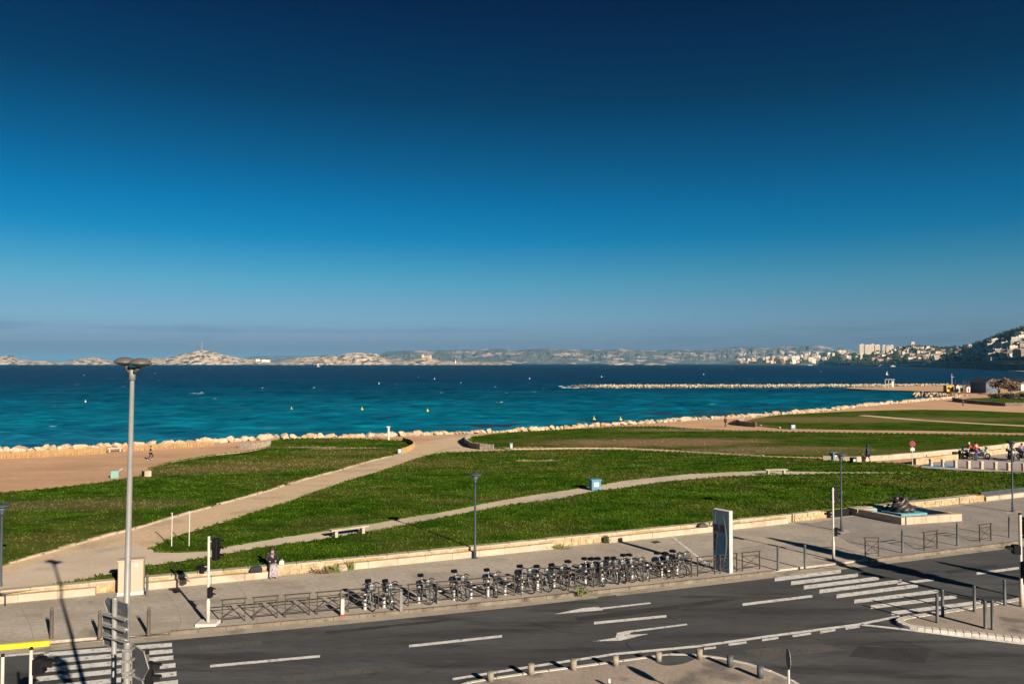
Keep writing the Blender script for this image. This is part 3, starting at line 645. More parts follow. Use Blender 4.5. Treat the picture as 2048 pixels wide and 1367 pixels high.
def lawn(px, extra=None, step=2.5):
    P = gpx(px)
    if extra: P += extra
    P = resample([Vector((p.x, p.y, 0)) for p in P] + [Vector((P[0].x, P[0].y, 0))], 0.7)[:-1]
    o = struct(region('lawn', [(p.x, p.y) for p in P], M['lawn'], step, zoff=0.07, skirt=0.09, jitter=0.28))
    return [(p.x, p.y) for p in P]
LAWNS = [lawn(L1), lawn([q for i, q in enumerate(L2)]), lawn(L3_up, [p for p in reversed([on_line(offset(WALL, 0.7), u) for u in (119, 300, 500, 800, 1100, 1400, 1700, 1900, 1960)])][0:0] + [p for p in reversed(cut(offset(WALL, 0.72), 125, 2195))]),
         lawn([q for i, q in enumerate(L4) if i not in (16,)], step=4), lawn(L5, step=5), lawn(L6, step=6)]
# narrow grey path and the diagonal sandy path as sheets on the ground
def path_sheet(name, px, m, zo=0.012, step=3.0):
    P = resample(gpx(px), 2.0); return struct(region(name, [(p.x, p.y) for p in P], m, step, zoff=zo))
path_sheet('path', [(u, v - 1.2) for u, v in NP_UP[1:]] + [(1850, 947)] + [(u, v + 1.2) for u, v in NP_LO[1:][::-1]], M['greypath'])
path_sheet('path', [(790, 905), (830, 888), (880, 876), (935, 871), (985, 868), (940, 878), (930, 886), (940, 897), (1024, 900.5), (900, 906.5), (872, 909), (837, 919), (762, 946), (700, 963), (577, 1007), (455, 1045), (351, 1077), (300, 1100), (315, 1107), (372, 1107), (298, 1135), (235, 1149), (119, 1172), (0, 1188), (-120, 1200), (-160, 1180), (0, 1129), (80, 1107), (193, 1074), (268, 1055), (381, 1022), (512, 986), (603, 958), (660, 943), (735, 921), (780, 910)], M['path'], 0.008)
path_sheet('path', [(-120, 1197), (0, 1185.5), (119, 1170), (235, 1147.5), (298, 1134), (372, 1105.5), (316, 1105.5), (303, 1098), (262, 1088), (150, 1106), (60, 1130), (0, 1150), (-140, 1184)], M['greypath'], 0.014)
path_sheet('path', [(1730, 830.5), (1800, 836), (1880, 842), (2060, 851.5), (2060, 854), (1870, 843.5), (1790, 838), (1715, 831.5)], M['path'], 0.10)
# parking bay
PARK = [(1840, 936), (1846, 931), (1868, 925), (1911, 920.5), (1973, 911.5), (2048, 901.5), (2250, 880), (2250, 960), (2048, 945.5), (1961, 943.5), (1911, 941), (1860, 938)]
struct(path_sheet('parking_area', PARK, M['parking'], 0.085))
path_sheet('blue_bay', [(1843, 933.5), (1850, 929.5), (1912, 929.5), (1908, 936), (1862, 935.5)], M['blue_paint'], 0.092)

# pale edging stones beside the paths, laid one by one where they can be told apart
def edging(px, label, w=0.2, h=0.13, step=1.0, m='limestone', name='path_edging', u_lo=-60, u_hi=2100):
    t = thing(name, label, 'edging')
    pts = walk(resample(gpx(px), 1.0), step)
    for a, b in zip(pts, pts[1:]):
        d = (b - a); d.z = 0; L = d.length; d.normalize(); nn = Vector((-d.y, d.x, 0)); ww = w * random.uniform(.85, 1.15); hh = h * random.uniform(.6, 1.1)
        p, q = a + d * .015, b - d * .015; j = nn * random.uniform(-.03, .03)
        if random.random() < 0.04: continue
        MB().hexa([(x.x, x.y, terrain(x.x, x.y) - .05) for x in (p + j, q + j, q + nn * ww + j, p + nn * ww + j)], [(x.x, x.y, terrain(x.x, x.y) + hh) for x in (p + j, q + j, q + nn * ww + j, p + nn * ww + j)]).build('edging_stone', M[m], t)
    return t
edging(DIAG_L, 'pale stone edging along the sea side of the diagonal sandy path')
edging([(300, 937), (345, 925), (420, 912), (493, 905), (531, 897), (545, 892)], 'pale stone edging between the brown beach and the left lawn', step=1.2)
edging([(1024, 898.5), (1149, 896.5), (1249, 897), (1349, 901), (1449, 907), (1536, 912.5)], 'pale stone edging above the thin path across the middle lawns', w=0.3, h=0.1, step=1.8)
edging([(1484, 846.5), (1500, 850.5), (1525, 853), (1572, 857.5)], 'pale stone edging at the tip of the far right lawn', w=0.3, h=0.3, step=2.5)

# grass blades over the lawns: uneven edge and clumps
def terrain_np(X, Y):
    q = (X - _A.x) * WALL_N.x + (Y - _A.y) * WALL_N.y
    t = np.clip((q - 2) / 73, 0, 1); return 0.52 - 1.7 * t * t * (3 - 2 * t)
def quads(name, V, m):                                     # V: (n, 4, 3)
    n_ = len(V); me = bpy.data.meshes.new(name); me.vertices.add(n_ * 4); me.vertices.foreach_set('co', V.reshape(-1).astype(np.float32))
    me.loops.add(n_ * 4); me.loops.foreach_set('vertex_index', np.arange(n_ * 4, dtype=np.int32)); me.polygons.add(n_)
    me.polygons.foreach_set('loop_start', np.arange(n_, dtype=np.int32) * 4); me.polygons.foreach_set('loop_total', np.full(n_, 4, np.int32))
    me.update(calc_edges=True); me.materials.append(m); return me
def grass():
    out = []
    for poly, dn in zip(LAWNS, [34.0, 48.0, 85.0, 5.0, 1.0, 0.0]):
        if dn == 0: continue
        P = np.array(poly); lo, hi = P.min(0), P.max(0)
        hi[0] = min(hi[0], 80); lo[0] = max(lo[0], -70)
        G = rng.uniform(lo, hi, (int((hi[0] - lo[0]) * (hi[1] - lo[1]) * dn), 2))
        G = G[(np.abs(G[:, 0]) < G[:, 1] * 0.72)]; G = G[rng.random(len(G)) < np.clip(52.0 / G[:, 1], 0.05, 1) ** 2]
        lump = np.sin(G[:, 0] * 1.9 + 2 * np.sin(G[:, 1] * .8)) * np.sin(G[:, 1] * 2.3 + 1.5 * np.sin(G[:, 0] * .7)) + .6 * np.sin(G[:, 0] * .55 + G[:, 1] * 1.1)
        G = G[rng.random(len(G)) < 0.55 + 0.35 * lump]
        G = G[inside(G, poly)]
        E = P[(np.abs(P[:, 0]) < P[:, 1] * 0.72) & (P[:, 1] < 150)]
        for _ in range(14): G = np.concatenate([G, E + rng.normal(0, 0.11, E.shape)])
        out.append(G)
    G = np.concatenate(out); n_ = len(G); X, Y = G[:, 0], G[:, 1]; Z = terrain_np(X, Y) + 0.05
    far = np.clip(Y / 45, 1, 4)
    w = rng.uniform(0.018, 0.05, n_) * far; h = rng.uniform(0.04, 0.11, n_) * far ** .35; a = rng.uniform(0, 6.28, n_)
    dx, dy = np.cos(a) * w, np.sin(a) * w; lx, ly = rng.normal(0, .6, n_) * h, rng.normal(0, .6, n_) * h
    V = np.stack([np.stack([X - dx, Y - dy, Z], -1), np.stack([X + dx, Y + dy, Z], -1), np.stack([X + lx + dx * .5, Y + ly + dy * .5, Z + h], -1), np.stack([X + lx - dx * .5, Y + ly - dy * .5, Z + h], -1)], 1)
    stuff(link('grass', quads('grass', V, M['lawn'])), 'short tufted grass covering the park lawns', 'grass')
grass()

# ---- sea with real waves near, finer relief further out
def sea():
    rr = [70.0]
    while rr[-1] < 900: rr.append(rr[-1] * 1.0042)
    while rr[-1] < 29000: rr.append(rr[-1] * 1.06)
    rr = np.array(rr); az = np.linspace(-R(44), R(46), 440)
    D, A = np.meshgrid(rr, az, indexing='ij'); X, Y = D * np.sin(A), D * np.cos(A); Z = np.zeros_like(X)
    spacing = np.gradient(rr)[:, None]
    for i in range(30):
        lam = random.uniform(2.6, 13.0); th = math.radians(random.gauss(62, 24)); kx, ky = math.cos(th) * 2 * math.pi / lam, math.sin(th) * 2 * math.pi / lam
        fade = np.clip((lam / spacing - 2.5) / 3.0, 0, 1)
        Z += fade * 0.0135 * lam ** 0.85 * np.sin(kx * X + ky * Y + random.uniform(0, 6.28))
    Z = SEA_Z + Z * 0.62 + 0.12 * np.maximum(Z, 0)
    ny = len(az); nr = len(rr)
    V = np.stack([X, Y, Z], -1).reshape(-1, 3)
    I = (np.arange(nr - 1)[:, None] * ny + np.arange(ny - 1)[None, :]).reshape(-1)
    Fq = np.stack([I, I + 1, I + ny + 1, I + ny], -1)
    me = bpy.data.meshes.new('sea'); me.vertices.add(len(V)); me.vertices.foreach_set('co', V.reshape(-1).astype(np.float32))
    me.loops.add(Fq.size); me.loops.foreach_set('vertex_index', Fq.reshape(-1).astype(np.int32))
    me.polygons.add(len(Fq)); me.polygons.foreach_set('loop_start', (np.arange(len(Fq)) * 4).astype(np.int32)); me.polygons.foreach_set('loop_total', np.full(len(Fq), 4, np.int32))
    me.update(calc_edges=True); me.validate(); me.shade_smooth(); me.materials.append(M['sea'])
    if me.polygons[0].normal.z < 0: me.flip_normals()
    struct(link('sea', me))
sea()

# ---- boulders of the shore: a dozen shapes, each boulder an object
def boulder_mesh(name, seed, m, sub=2):
    rnd = random.Random(seed); t = (1 + 5 ** .5) / 2
    vs = [Vector(v).normalized() for v in ((-1, t, 0), (1, t, 0), (-1, -t, 0), (1, -t, 0), (0, -1, t), (0, 1, t), (0, -1, -t), (0, 1, -t), (t, 0, -1), (t, 0, 1), (-t, 0, -1), (-t, 0, 1))]
    fs = [(0, 11, 5), (0, 5, 1), (0, 1, 7), (0, 7, 10), (0, 10, 11), (1, 5, 9), (5, 11, 4), (11, 10, 2), (10, 7, 6), (7, 1, 8), (3, 9, 4), (3, 4, 2), (3, 2, 6), (3, 6, 8), (3, 8, 9), (4, 9, 5), (2, 4, 11), (6, 2, 10), (8, 6, 7), (9, 8, 1)]
    for _ in range(sub):
        mid = {}; nf = []
        def mp_(a, b):
            k = (min(a, b), max(a, b))
            if k not in mid: vs.append(((vs[a] + vs[b]) / 2).normalized()); mid[k] = len(vs) - 1
            return mid[k]
        for a, b, c in fs:
            x, y, z = mp_(a, b), mp_(b, c), mp_(c, a); nf += [(a, x, z), (b, y, x), (c, z, y), (x, y, z)]
        fs = nf
    planes = [(Vector((rnd.gauss(0, 1), rnd.gauss(0, 1), rnd.gauss(0, .8))).normalized(), rnd.uniform(.42, .80)) for _ in range(12)]
    out = []
    for v in vs:
        p = v * (1 + .16 * noise.noise(v * 1.6 + Vector((seed, 0, 0))))
        for nn, d in planes:
            k = p.dot(nn) - d
            if k > 0: p = p - nn * k * .97
        out.append(p * .62 + v * .03 * noise.noise(v * 5 + Vector((0, seed, 0))))
    return MB().add(out, fs).mesh(name, m, False)
BO = [boulder_mesh('boulder', 11 + i, M['rock']) for i in range(10)]
def boulders():
    pts = walk(resample(SHORE, .5), .05); i = 0; cnt = 0
    while i < len(pts) - 30:
        p = pts[i]; u = CX + F_PX * p.x / p.y
        if u < -40: i += 4; continue
        if u > 1925 or cnt >= 300: break
        d = (pts[i + 20] - p).normalized(); nn = Vector((-d.y, d.x, 0)); far = max(0.0, (p.y - 110) / 150)
        w = random.choice((.75, .95, 1.05, 1.2, 1.35, 1.75)) * random.uniform(.9, 1.12) * (1 + 0.35 * far) * (.8 if 820 < u < 1060 else 1)
        q = p + nn * (0.55 + random.uniform(-.2, .35)) + d * w * .4
        o = link('boulder', random.choice(BO), None, (q.x, q.y, terrain(p.x, p.y) + .10 * w + random.uniform(-.12, .10)), random.choice((0, math.pi)) + math.atan2(d.y, d.x) + random.uniform(-.5, .5), (w * random.uniform(1.05, 1.3), w * random.uniform(.8, 1.1), min(w, 1.35) * random.uniform(.62, .95)))
        o.rotation_euler.x = random.uniform(-.3, .3); cnt += 1
        tag(o, f'sandy limestone boulder, {nth(cnt)} from the left in the row along the shore', 'boulder', 'limestone boulders lining the shore')
        i += int(w * random.uniform(.70, .95) / .05)
boulders()
def rock_heap(name, line, width, z0, hgt, size, count_per_m, m, seed, parent):
    V, Fs = [], []; rnd = random.Random(seed)
    base = [boulder_mesh('heap_rock', seed * 7 + i, m, 1) for i in range(4)]
    data = [([v.co.copy() for v in b.vertices], [tuple(p.vertices) for p in b.polygons]) for b in base]
    pts = walk(line, 1.0)
    for a, b in zip(pts, pts[1:]):
        d = (b - a).normalized(); nn = Vector((-d.y, d.x, 0))
        for _ in range(count_per_m if rnd.random() < 1 else 0):
            w = rnd.uniform(-1, 1); h = (1 - w * w) * hgt
            c = a + nn * w * width + d * rnd.uniform(0, 1); s = size * rnd.uniform(.7, 1.4)
            vs, fs = rnd.choice(data); ro = Matrix.Rotation(rnd.uniform(0, 6.28), 3, 'Z'); k = len(V)
            V += [tuple(c * 1 + Vector((0, 0, z0 + h - c.z)) + (ro @ v) * s) for v in vs]; Fs += [tuple(k + i for i in f) for f in fs]
    for b in base: bpy.data.meshes.remove(b)
    return stuff(MB().add(V, Fs).build(name, m, parent))
rb = rock_heap('riprap', [p + WALL_N * 2.6 for p in resample([q for q in SHORE[1:22]], 3)], 2.0, SEA_Z + .15, 1.15, .75, 4, M['rock'], 21, None); rb['label'] = 'smaller limestone rocks piled behind the shore boulders'; rb['category'] = 'rocks'
bw_line = [at(u, v, SEA_Z) for u, v in ((1160, 775.3), (1300, 775), (1500, 774.6), (1700, 774), (1800, 773.2), (1900, 772.8))]
bw = thing('breakwater', 'long low breakwater of pale limestone blocks reaching into the bay', 'breakwater')
core = offset(bw_line, -3.0); core2 = offset(bw_line, 3.0); k = len(bw_line)
MB().add([(p.x, p.y, SEA_Z - 1) for p in offset(bw_line, -5)] + [(p.x, p.y, SEA_Z + .9) for p in core] + [(p.x, p.y, SEA_Z + .9) for p in core2] + [(p.x, p.y, SEA_Z - 1) for p in offset(bw_line, 5)],
         [(a * k + i, a * k + i + 1, (a + 1) * k + i + 1, (a + 1) * k + i) for a in range(3) for i in range(k - 1)]).build('core', M['rock_wet'], bw)
rock_heap('rocks', bw_line, 5.2, SEA_Z - .1, 1.35, 0.95, 9, M['rock_pale'], 3, bw)
tip = [at(u, v, SEA_Z) for u, v in ((1148, 776), (1165, 775.5), (1200, 775.4))]
rock_heap('wet_rocks', tip, 4.2, SEA_Z - .2, 1.3, 1.3, 5, M['rock_wet'], 5, bw)
rock_heap('wet_rocks', [p + Vector((0, -5.0, 0)) for p in bw_line], 0.8, SEA_Z - .25, 0.5, 0.9, 2, M['rock_wet'], 6, bw)
gr = thing('groyne', 'short rocky groyne in front of the yellow kiosk', 'groyne')
g_line = [atg(u, v) + Vector((0, 0, -1.2)) for u, v in ((1826, 784.5), (1860, 785), (1900, 787), (1932, 790))]
rock_heap('rocks', g_line, 3.5, SEA_Z + .1, 1.3, 0.9, 6, M['rock_pale'], 8, gr)
# spit of sand behind the breakwater
spit = [(1690, 776), (1760, 778.5), (1820, 780), (1890, 783), (1930, 789), (2000, 792), (2150, 793), (2400, 792), (2400, 766), (2150, 768), (1905, 770), (1800, 772), (1700, 774)]
struct(region('sand_spit', [(p.x, p.y) for p in [at(u, v, SEA_Z + 0.7) for u, v in spit]], M['sand'], 20, lambda x, y: SEA_Z + 0.55 + 0.25 * noise.noise((x * .03, y * .03, 0))))

# ================================================================== FAR SHORES
def interp(tab, u):
    if u <= tab[0][0]: return tab[0][1]
    for (a, b), (c, d) in zip(tab, tab[1:]):
        if u <= c: return b + (d - b) * (u - a) / (c - a)
    return tab[-1][1]
def ridge(name, sky_px, D, depth, m, rough=1.0, seed=0, nx=None, nt=14, back=0.6, ns=1.0, base_z=SEA_Z - 2):
    """a range of hills whose crest follows sky_px, standing D metres away with a foot depth metres nearer"""
    u0, u1 = sky_px[0][0], sky_px[-1][0]; nx = nx or max(40, int((u1 - u0) / 2)); V, Fs = [], []
    rows = nt + 5
    for i in range(nx + 1):
        u = u0 + (u1 - u0) * i / nx
        v = interp(sky_px, u); zr = CAM_H + (V_HOR - v) / F_PX * D
        fine = noise.fractal((u * .035 * ns, seed, 0), 0.9, 2.1, 5); zr += fine * rough * D / F_PX
        zr = max(zr, base_z + 1)
        for j in range(rows):
            t = j / (nt - 1)
            if t <= 1:
                d = D - depth * (1 - t) + depth * .12 * noise.noise((u * .02, t * 3, seed + 4)) * (1 - t)
                g = noise.fractal((u * .05 * ns, t * 4.0, seed + 9), 0.8, 2.2, 5)
                z = base_z + (zr - base_z) * (t ** 0.8) * (1 + 0.38 * g * (1 - t) * min(1, 4 * t))
                z = min(z, zr * 0.98 + base_z * .02) if t < 1 else zr
            else:
                q = (t - 1) * (nt - 1) / 5; d = D + depth * back * q; z = zr + (base_z - zr) * q ** 1.3
            V.append(((u - CX) / F_PX * d, d, z))
    for i in range(nx):
        for j in range(rows - 1):
            a = i * rows + j; Fs.append((a, a + rows, a + rows + 1, a + 1))
    return MB().add(V, Fs).build(name, m)
I1 = [(-120, 716), (-60, 713), (0, 712.5), (25, 711), (37, 717), (62, 720), (100, 721.5), (125, 723.5), (137, 721), (160, 717), (190, 714), (215, 719), (232, 722), (250, 720), (275, 718.5), (302, 716), (325, 715), (345, 713.5), (360, 710), (374, 705.5), (385, 703), (398, 701), (410, 700.5), (424, 703), (437, 706), (450, 709.5), (462, 712.5), (487, 717), (512, 718), (537, 721.5), (552, 727)]
I2 = [(540, 727), (562, 724), (594, 715.5), (610, 714), (624, 714), (645, 711), (659, 709.5), (667, 711), (674, 713), (685, 708.5), (692, 706.5), (706, 705), (724, 705.3), (731, 708), (738, 706), (752, 707), (760, 712), (769, 717), (782, 722), (795, 722.5), (807, 721), (832, 716.5), (843, 714), (854, 713), (860, 716), (867, 717), (882, 721), (937, 723), (1000, 724), (1024, 727.5)]
I3 = [(1218, 728), (1226, 725), (1245, 724.2), (1258, 725.4), (1268, 728)]
I4 = [(1288, 728), (1300, 725.6), (1316, 726.2), (1332, 728)]
FH0 = [(440, 722), (512, 711.5), (600, 711), (700, 710), (760, 709), (900, 712), (1000, 720)]
FH1 = [(700, 720), (742, 712), (762, 706), (782, 702), (837, 701), (887, 700), (937, 699), (1010, 697), (1024, 699.5), (1099, 697), (1199, 699), (1254, 697), (1289, 701), (1349, 699), (1424, 699), (1474, 693), (1511, 694), (1536, 695), (1586, 691.5), (1636, 690.5), (1661, 694), (1698, 696.5), (1730, 703), (1850, 712)]
tag(ridge('rocky_island', I1, 5600, 420, M['isle'], 1.0, 1), 'pale rocky island on the left with a mast on its summit', 'island')
tag(ridge('rocky_island', I2, 5300, 420, M['isle'], 1.0, 2), 'pale rocky island with two blunt knolls in front of the blue hills', 'island')
tag(ridge('rocky_islet', I3, 4700, 110, M['isle'], 0.3, 3, nx=24), 'low pale islet left of the two small ones on the horizon', 'islet')
tag(ridge('rocky_islet', I4, 4700, 110, M['isle'], 0.3, 5, nx=24), 'flat pale islet right of the two small ones on the horizon', 'islet')
struct(ridge('far_hills', FH0, 14000, 1500, M['farhill'], 0.4, 6))
struct(ridge('far_hills', FH1, 9800, 1700, M['farhill'], 1.0, 7, nt=26, nx=460, ns=1.6))
struct(ridge('far_hills', [(u, 719 - 5.0 * abs(math.sin(u * .0123 + 1)) - 3.5 * abs(math.sin(u * .037))) for u in range(880, 1560, 10)], 8700, 500, M['farhill'], 1.0, 8, nx=300, ns=1.5))

# town hillside on the right
HS = [(1440, 727.5), (1470, 722), (1500, 717), (1560, 713.5), (1600, 711), (1640, 707.5), (1660, 704), (1690, 706), (1720, 708), (1760, 704), (1785, 700), (1800, 696), (1830, 693), (1850, 695), (1900, 697.5), (1930, 695), (1950, 690), (1970, 683), (1990, 675), (2010, 669), (2030, 663), (2048, 658), (2075, 654), (2110, 660), (2160, 678), (2240, 700), (2420, 722)]
HB = [(1440, 728.6), (1500, 729.4), (1600, 730), (1640, 729.6), (1700, 731.2), (1800, 732.8), (1900, 735.2), (1950, 737), (2000, 739.5), (2048, 741), (2150, 744), (2300, 748), (2420, 751)]
def hill_d0(u): return (CAM_H - SEA_Z) * F_PX / (interp(HB, u) - V_HOR)
def hill(u, t):
    d0 = hill_d0(u); d1 = d0 * 1.45 + 250; d = d0 + (d1 - d0) * t
    zr = CAM_H + (V_HOR - interp(HS, u)) / F_PX * d1
    z = SEA_Z + (zr - SEA_Z) * (0.10 * min(1, t * 12) + 0.90 * t ** 0.9) + (zr - SEA_Z) * 0.07 * noise.noise((u * .03, t * 4, 2)) * min(1, 5 * t) * (1 - t)
    return Vector(((u - CX) / F_PX * d, d, z))
V, Fs = [], []; NU, NT = 240, 22
for i in range(NU + 1):
    u = 1440 + 980 * i / NU
    for j in range(NT + 1): V.append(hill(u, j / NT))
    p = V[-1]; V.append(Vector((p.x * 1.15, p.y * 1.15, SEA_Z)))
for i in range(NU):
    for j in range(NT + 1):
        a = i * (NT + 2) + j; Fs.append((a, a + NT + 2, a + NT + 3, a + 1))
struct(MB().add(V, Fs).build('town_hill', M['hillsoil']))
# dark sea cliff and corniche wall along the hill foot
V, Fs = [], []
for i, u in enumerate(range(1690, 2421, 5)):
    d0 = hill_d0(u) - 4; top = SEA_Z + (5 + 9 * sm(1780, 1900, u)) * (0.85 + .3 * noise.noise((u * .05, 3, 0)))
    for dd, z in ((-14, SEA_Z - 1), (-9 + 4 * noise.noise((u * .2, 1, 0)), SEA_Z + (top - SEA_Z) * .4), (-3 + 3 * noise.noise((u * .2, 7, 0)), top), (14, top + .5)):
        V.append(((u - CX) / F_PX * (d0 + dd), d0 + dd, z))
k = len(V) // 4
MBc = MB().add(V, [(i * 4 + j, i * 4 + 4 + j, i * 4 + 5 + j, i * 4 + 1 + j) for i in range(k - 1) for j in range(3)])
struct(MBc.build('shore_cliff', M['cliff']))
for u0, u1, h in ((1882, 1908, 13), (1958, 1974, 8), (1915, 1925, 5), (1845, 1852, 8)):
    d = hill_d0((u0 + u1) / 2) - 20; w = (u1 - u0) / F_PX * d
    line = [Vector(((u0 - CX) / F_PX * d, d, 0)), Vector(((u1 - CX) / F_PX * d, d, 0))]
    o = rock_heap('shore_outcrop', line, 6, SEA_Z - 1, h, w * .11, 1, M['cliff_pale'], u0, None)
    o['kind'] = 'structure'
road_l = [Vector(((u - CX) / F_PX * (hill_d0(u) - 1), hill_d0(u) - 1, SEA_Z + 6 + 9 * sm(1780, 1900, u))) for u in range(1700, 2421, 20)]
mbq = MB()
for a, b in zip(road_l, road_l[1:]): mbq.hexa([a, b, b + Vector((0, 1, 0)), a + Vector((0, 1, 0))], [a + Vector((0, 0, 1.4)), b + Vector((0, 0, 1.4)), b + Vector((0, 1, 1.4)), a + Vector((0, 1, 1.4))])
struct(mbq.build('corniche_parapet', M['hw1']))
beach = [(1984, 738.6), (2010, 740), (2048, 742.5), (2200, 748), (2400, 756), (2400, 748), (2200, 742), (2048, 737.5), (2000, 737.4)]
struct(region('far_beach', [(p.x, p.y) for p in [at(u, v, SEA_Z + .5) for u, v in beach]], M['path'], 200, lambda x, y: SEA_Z + .5))

# houses: a few shapes, each house an object with walls, roof and window parts
def house_proto(kind, wm):
    t = thing('house', 'x', 'house', group='houses on the hillside across the bay')
    w, d, h = {'villa': (11, 9, 6.5), 'tall': (10, 9, 11), 'long': (18, 9, 6), 'block': (16, 11, 14)}[kind]
    MB().box((0, 0, h / 2 - 2), (w, d, h + 4)).build('wall', M[wm], t)
    if kind == 'block':
        MB().box((0, 0, h + .35), (w + .5, d + .5, .7)).box((w * .2, 1, h + 1.5), (3, 3, 2)).build('roof', M[wm], t)
    else:
        a, b = w / 2 + .5, d / 2 + .5
        MB().hexa([(-a, -b, h), (a, -b, h), (a, b, h), (-a, b, h)], [(-a + b * .8, -.2, h + 2.1), (a - b * .8, -.2, h + 2.1), (a - b * .8, .2, h + 2.1), (-a + b * .8, .2, h + 2.1)]).build('roof', M['tile'], t)
    nf = max(2, int(h / 3)); nw = int(w / 3.2)
    m = MB()
    for f in range(nf):
        for c in range(nw): m.box((-w / 2 + (c + .5) * w / nw, -d / 2 - .03, 1.5 + f * 3.0), (1.3, .12, 1.7))
    for f in range(nf): m.box((w / 2 + .03, 0, 1.5 + f * 3), (.12, 1.4, 1.7))
    stuff(m.build('window_openings', M['glass'], t))
    return t
HK = [(house_proto(k, w), [], k, w) for k, w in (('villa', 'hw2'), ('villa', 'hw1'), ('tall', 'hw1'), ('tall', 'hw3'), ('long', 'hw2'), ('long', 'hw4'), ('block', 'hw1'), ('block', 'hw2'))]
WN = dict(hw1='cream', hw2='white', hw3='ochre', hw4='pink')
KN = dict(villa='villa with hipped tile roof', tall='tall house with tile roof', long='long low house with tile roof', block='flat-roofed apartment house')
spots = []
rnd = random.Random(5)
for (u0, u1, t0, t1, cnt, pref) in ((1478, 1570, .02, .9, 34, (2, 3, 6, 5, 1)), (1570, 1660, .02, .95, 46, (2, 3, 6, 7, 4, 1)), (1660, 1725, .1, .9, 16, (0, 1, 2, 6)), (1745, 1860, .15, .97, 62, (0, 1, 2, 4, 5)), (1860, 1950, .15, .97, 40, (0, 1, 4, 5)), (1930, 1992, .25, .88, 15, (0, 1, 4, 5, 2)), (1950, 2055, .10, .72, 66, (0, 1, 2, 4, 6, 7)), (1985, 2055, .12, .45, 20, (7, 6, 0))):
    for _ in range(cnt): spots.append((rnd.uniform(u0, u1), rnd.uniform(t0, t1), rnd.choice(pref)))
spots.sort(); hcount = {}
for u, t, ki in spots:
    p = hill(u, t); proto, used, k, w = HK[ki]
    far = 'on the low headland' if u < 1665 else ('on the wooded slope' if u < 1950 else 'below the pine ridge')
    sc = rnd.uniform(.85, 1.25) * (1.35 if u < 1700 else (0.95 if u < 1950 else 0.8))
    key = (k, w, far); hcount[key] = hcount.get(key, 0) + 1
    place(proto, used, f'{WN[w]} {KN[k]}, {nth(hcount[key])} such from the left {far}', p, rnd.uniform(-.45, .5) + math.atan2(-p.x, p.y), sc)

# apartment slabs, windows built one by one
def slab_block(u0, u1, vt, vb, t, label, ntow):
    p = hill((u0 + u1) / 2, t); d = p.y; W = (u1 - u0) / F_PX * d; H = (vb - vt) / F_PX * d
    z0 = CAM_H + (V_HOR - vb) / F_PX * d
    b = thing('apartment_block', label, 'building', (p.x, d, z0), math.atan2(-p.x, d) * .6)
    tw = W / ntow
    for i in range(ntow):
        x = -W / 2 + (i + .5) * tw; hh = H * (1 - .07 * (i % 2)); dy = -3.0 if i % 2 else 0
        wl_ = MB().box((x, dy, hh / 2 - 6), (tw * .94, 14, hh + 12)).box((x + tw * .1, dy, hh + 1.5), (tw * .3, 5, 3)).build('tower', M['hw1'], b)
        nf = int(hh / 4.2); nc = max(3, int(tw / 4.5))
        for f in range(nf):
            for c in range(nc):
                MB().box((x - tw * .43 + (c + .5) * tw * .86 / nc, dy - 7.05, 2.5 + f * 4.2), (2.2, .2, 2.3)).build('window', M['glass'], wl_)
    return b
slab_block(1720, 1758, 688.5, 706, .85, 'big cream apartment slab rising above the wooded headland', 4)
slab_block(1765, 1786, 690, 702, .9, 'smaller cream apartment slab right of the big one', 3)
slab_block(1822, 1829, 684, 694, .97, 'narrow white tower standing on the crest of the slope', 1)
# wood on the hill: one mass of crowns
def clump_mass():
    V, Fs = [], []; r2 = random.Random(9)
    base = [boulder_mesh('clump', 300 + i, M['pine'], 1) for i in range(4)]
    data = [([v.co.copy() for v in b.vertices], [tuple(p.vertices) for p in b.polygons]) for b in base]
    def add(p, s):
        vs, fs = r2.choice(data); ro = Matrix.Rotation(r2.uniform(0, 6.28), 3, 'Z'); k = len(V)
        V.extend(tuple(p + Vector((0, 0, s * .35)) + (ro @ (v * (1 + r2.uniform(-.22, .22)))) * s) for v in vs); Fs.extend(tuple(k + i for i in f) for f in fs)
    for (u0, u1, t0, t1, n_, s0, s1) in ((1480, 1650, .05, .95, 130, 9, 17), (1630, 1760, .02, .95, 420, 10, 20), (1740, 1960, .05, 1.0, 1150, 7, 15), (1930, 2070, .1, .7, 420, 6, 11), (1930, 2200, .55, 1.0, 1100, 6, 12), (1800, 2060, .02, .2, 200, 5, 9)):
        for _ in range(n_):
            cu, ct, cs = r2.uniform(u0, u1), r2.uniform(t0, t1), r2.uniform(s0, s1)
            wpx = 4.0 if cu < 1700 else 5.0
            if any(abs(hu - cu) < wpx and -.015 < hv - ct < .16 for hu, hv, _k in spots if abs(hu - cu) < 7): continue
            if 1716 < cu < 1790 and ct < .86 and ct > .62: continue
            add(hill(cu, ct), cs)
    for b in base: bpy.data.meshes.remove(b)
    stuff(MB().add(V, Fs).build('wood', M['pine']), 'dark green pine wood between the houses of the hillside', 'wood')
clump_mass()
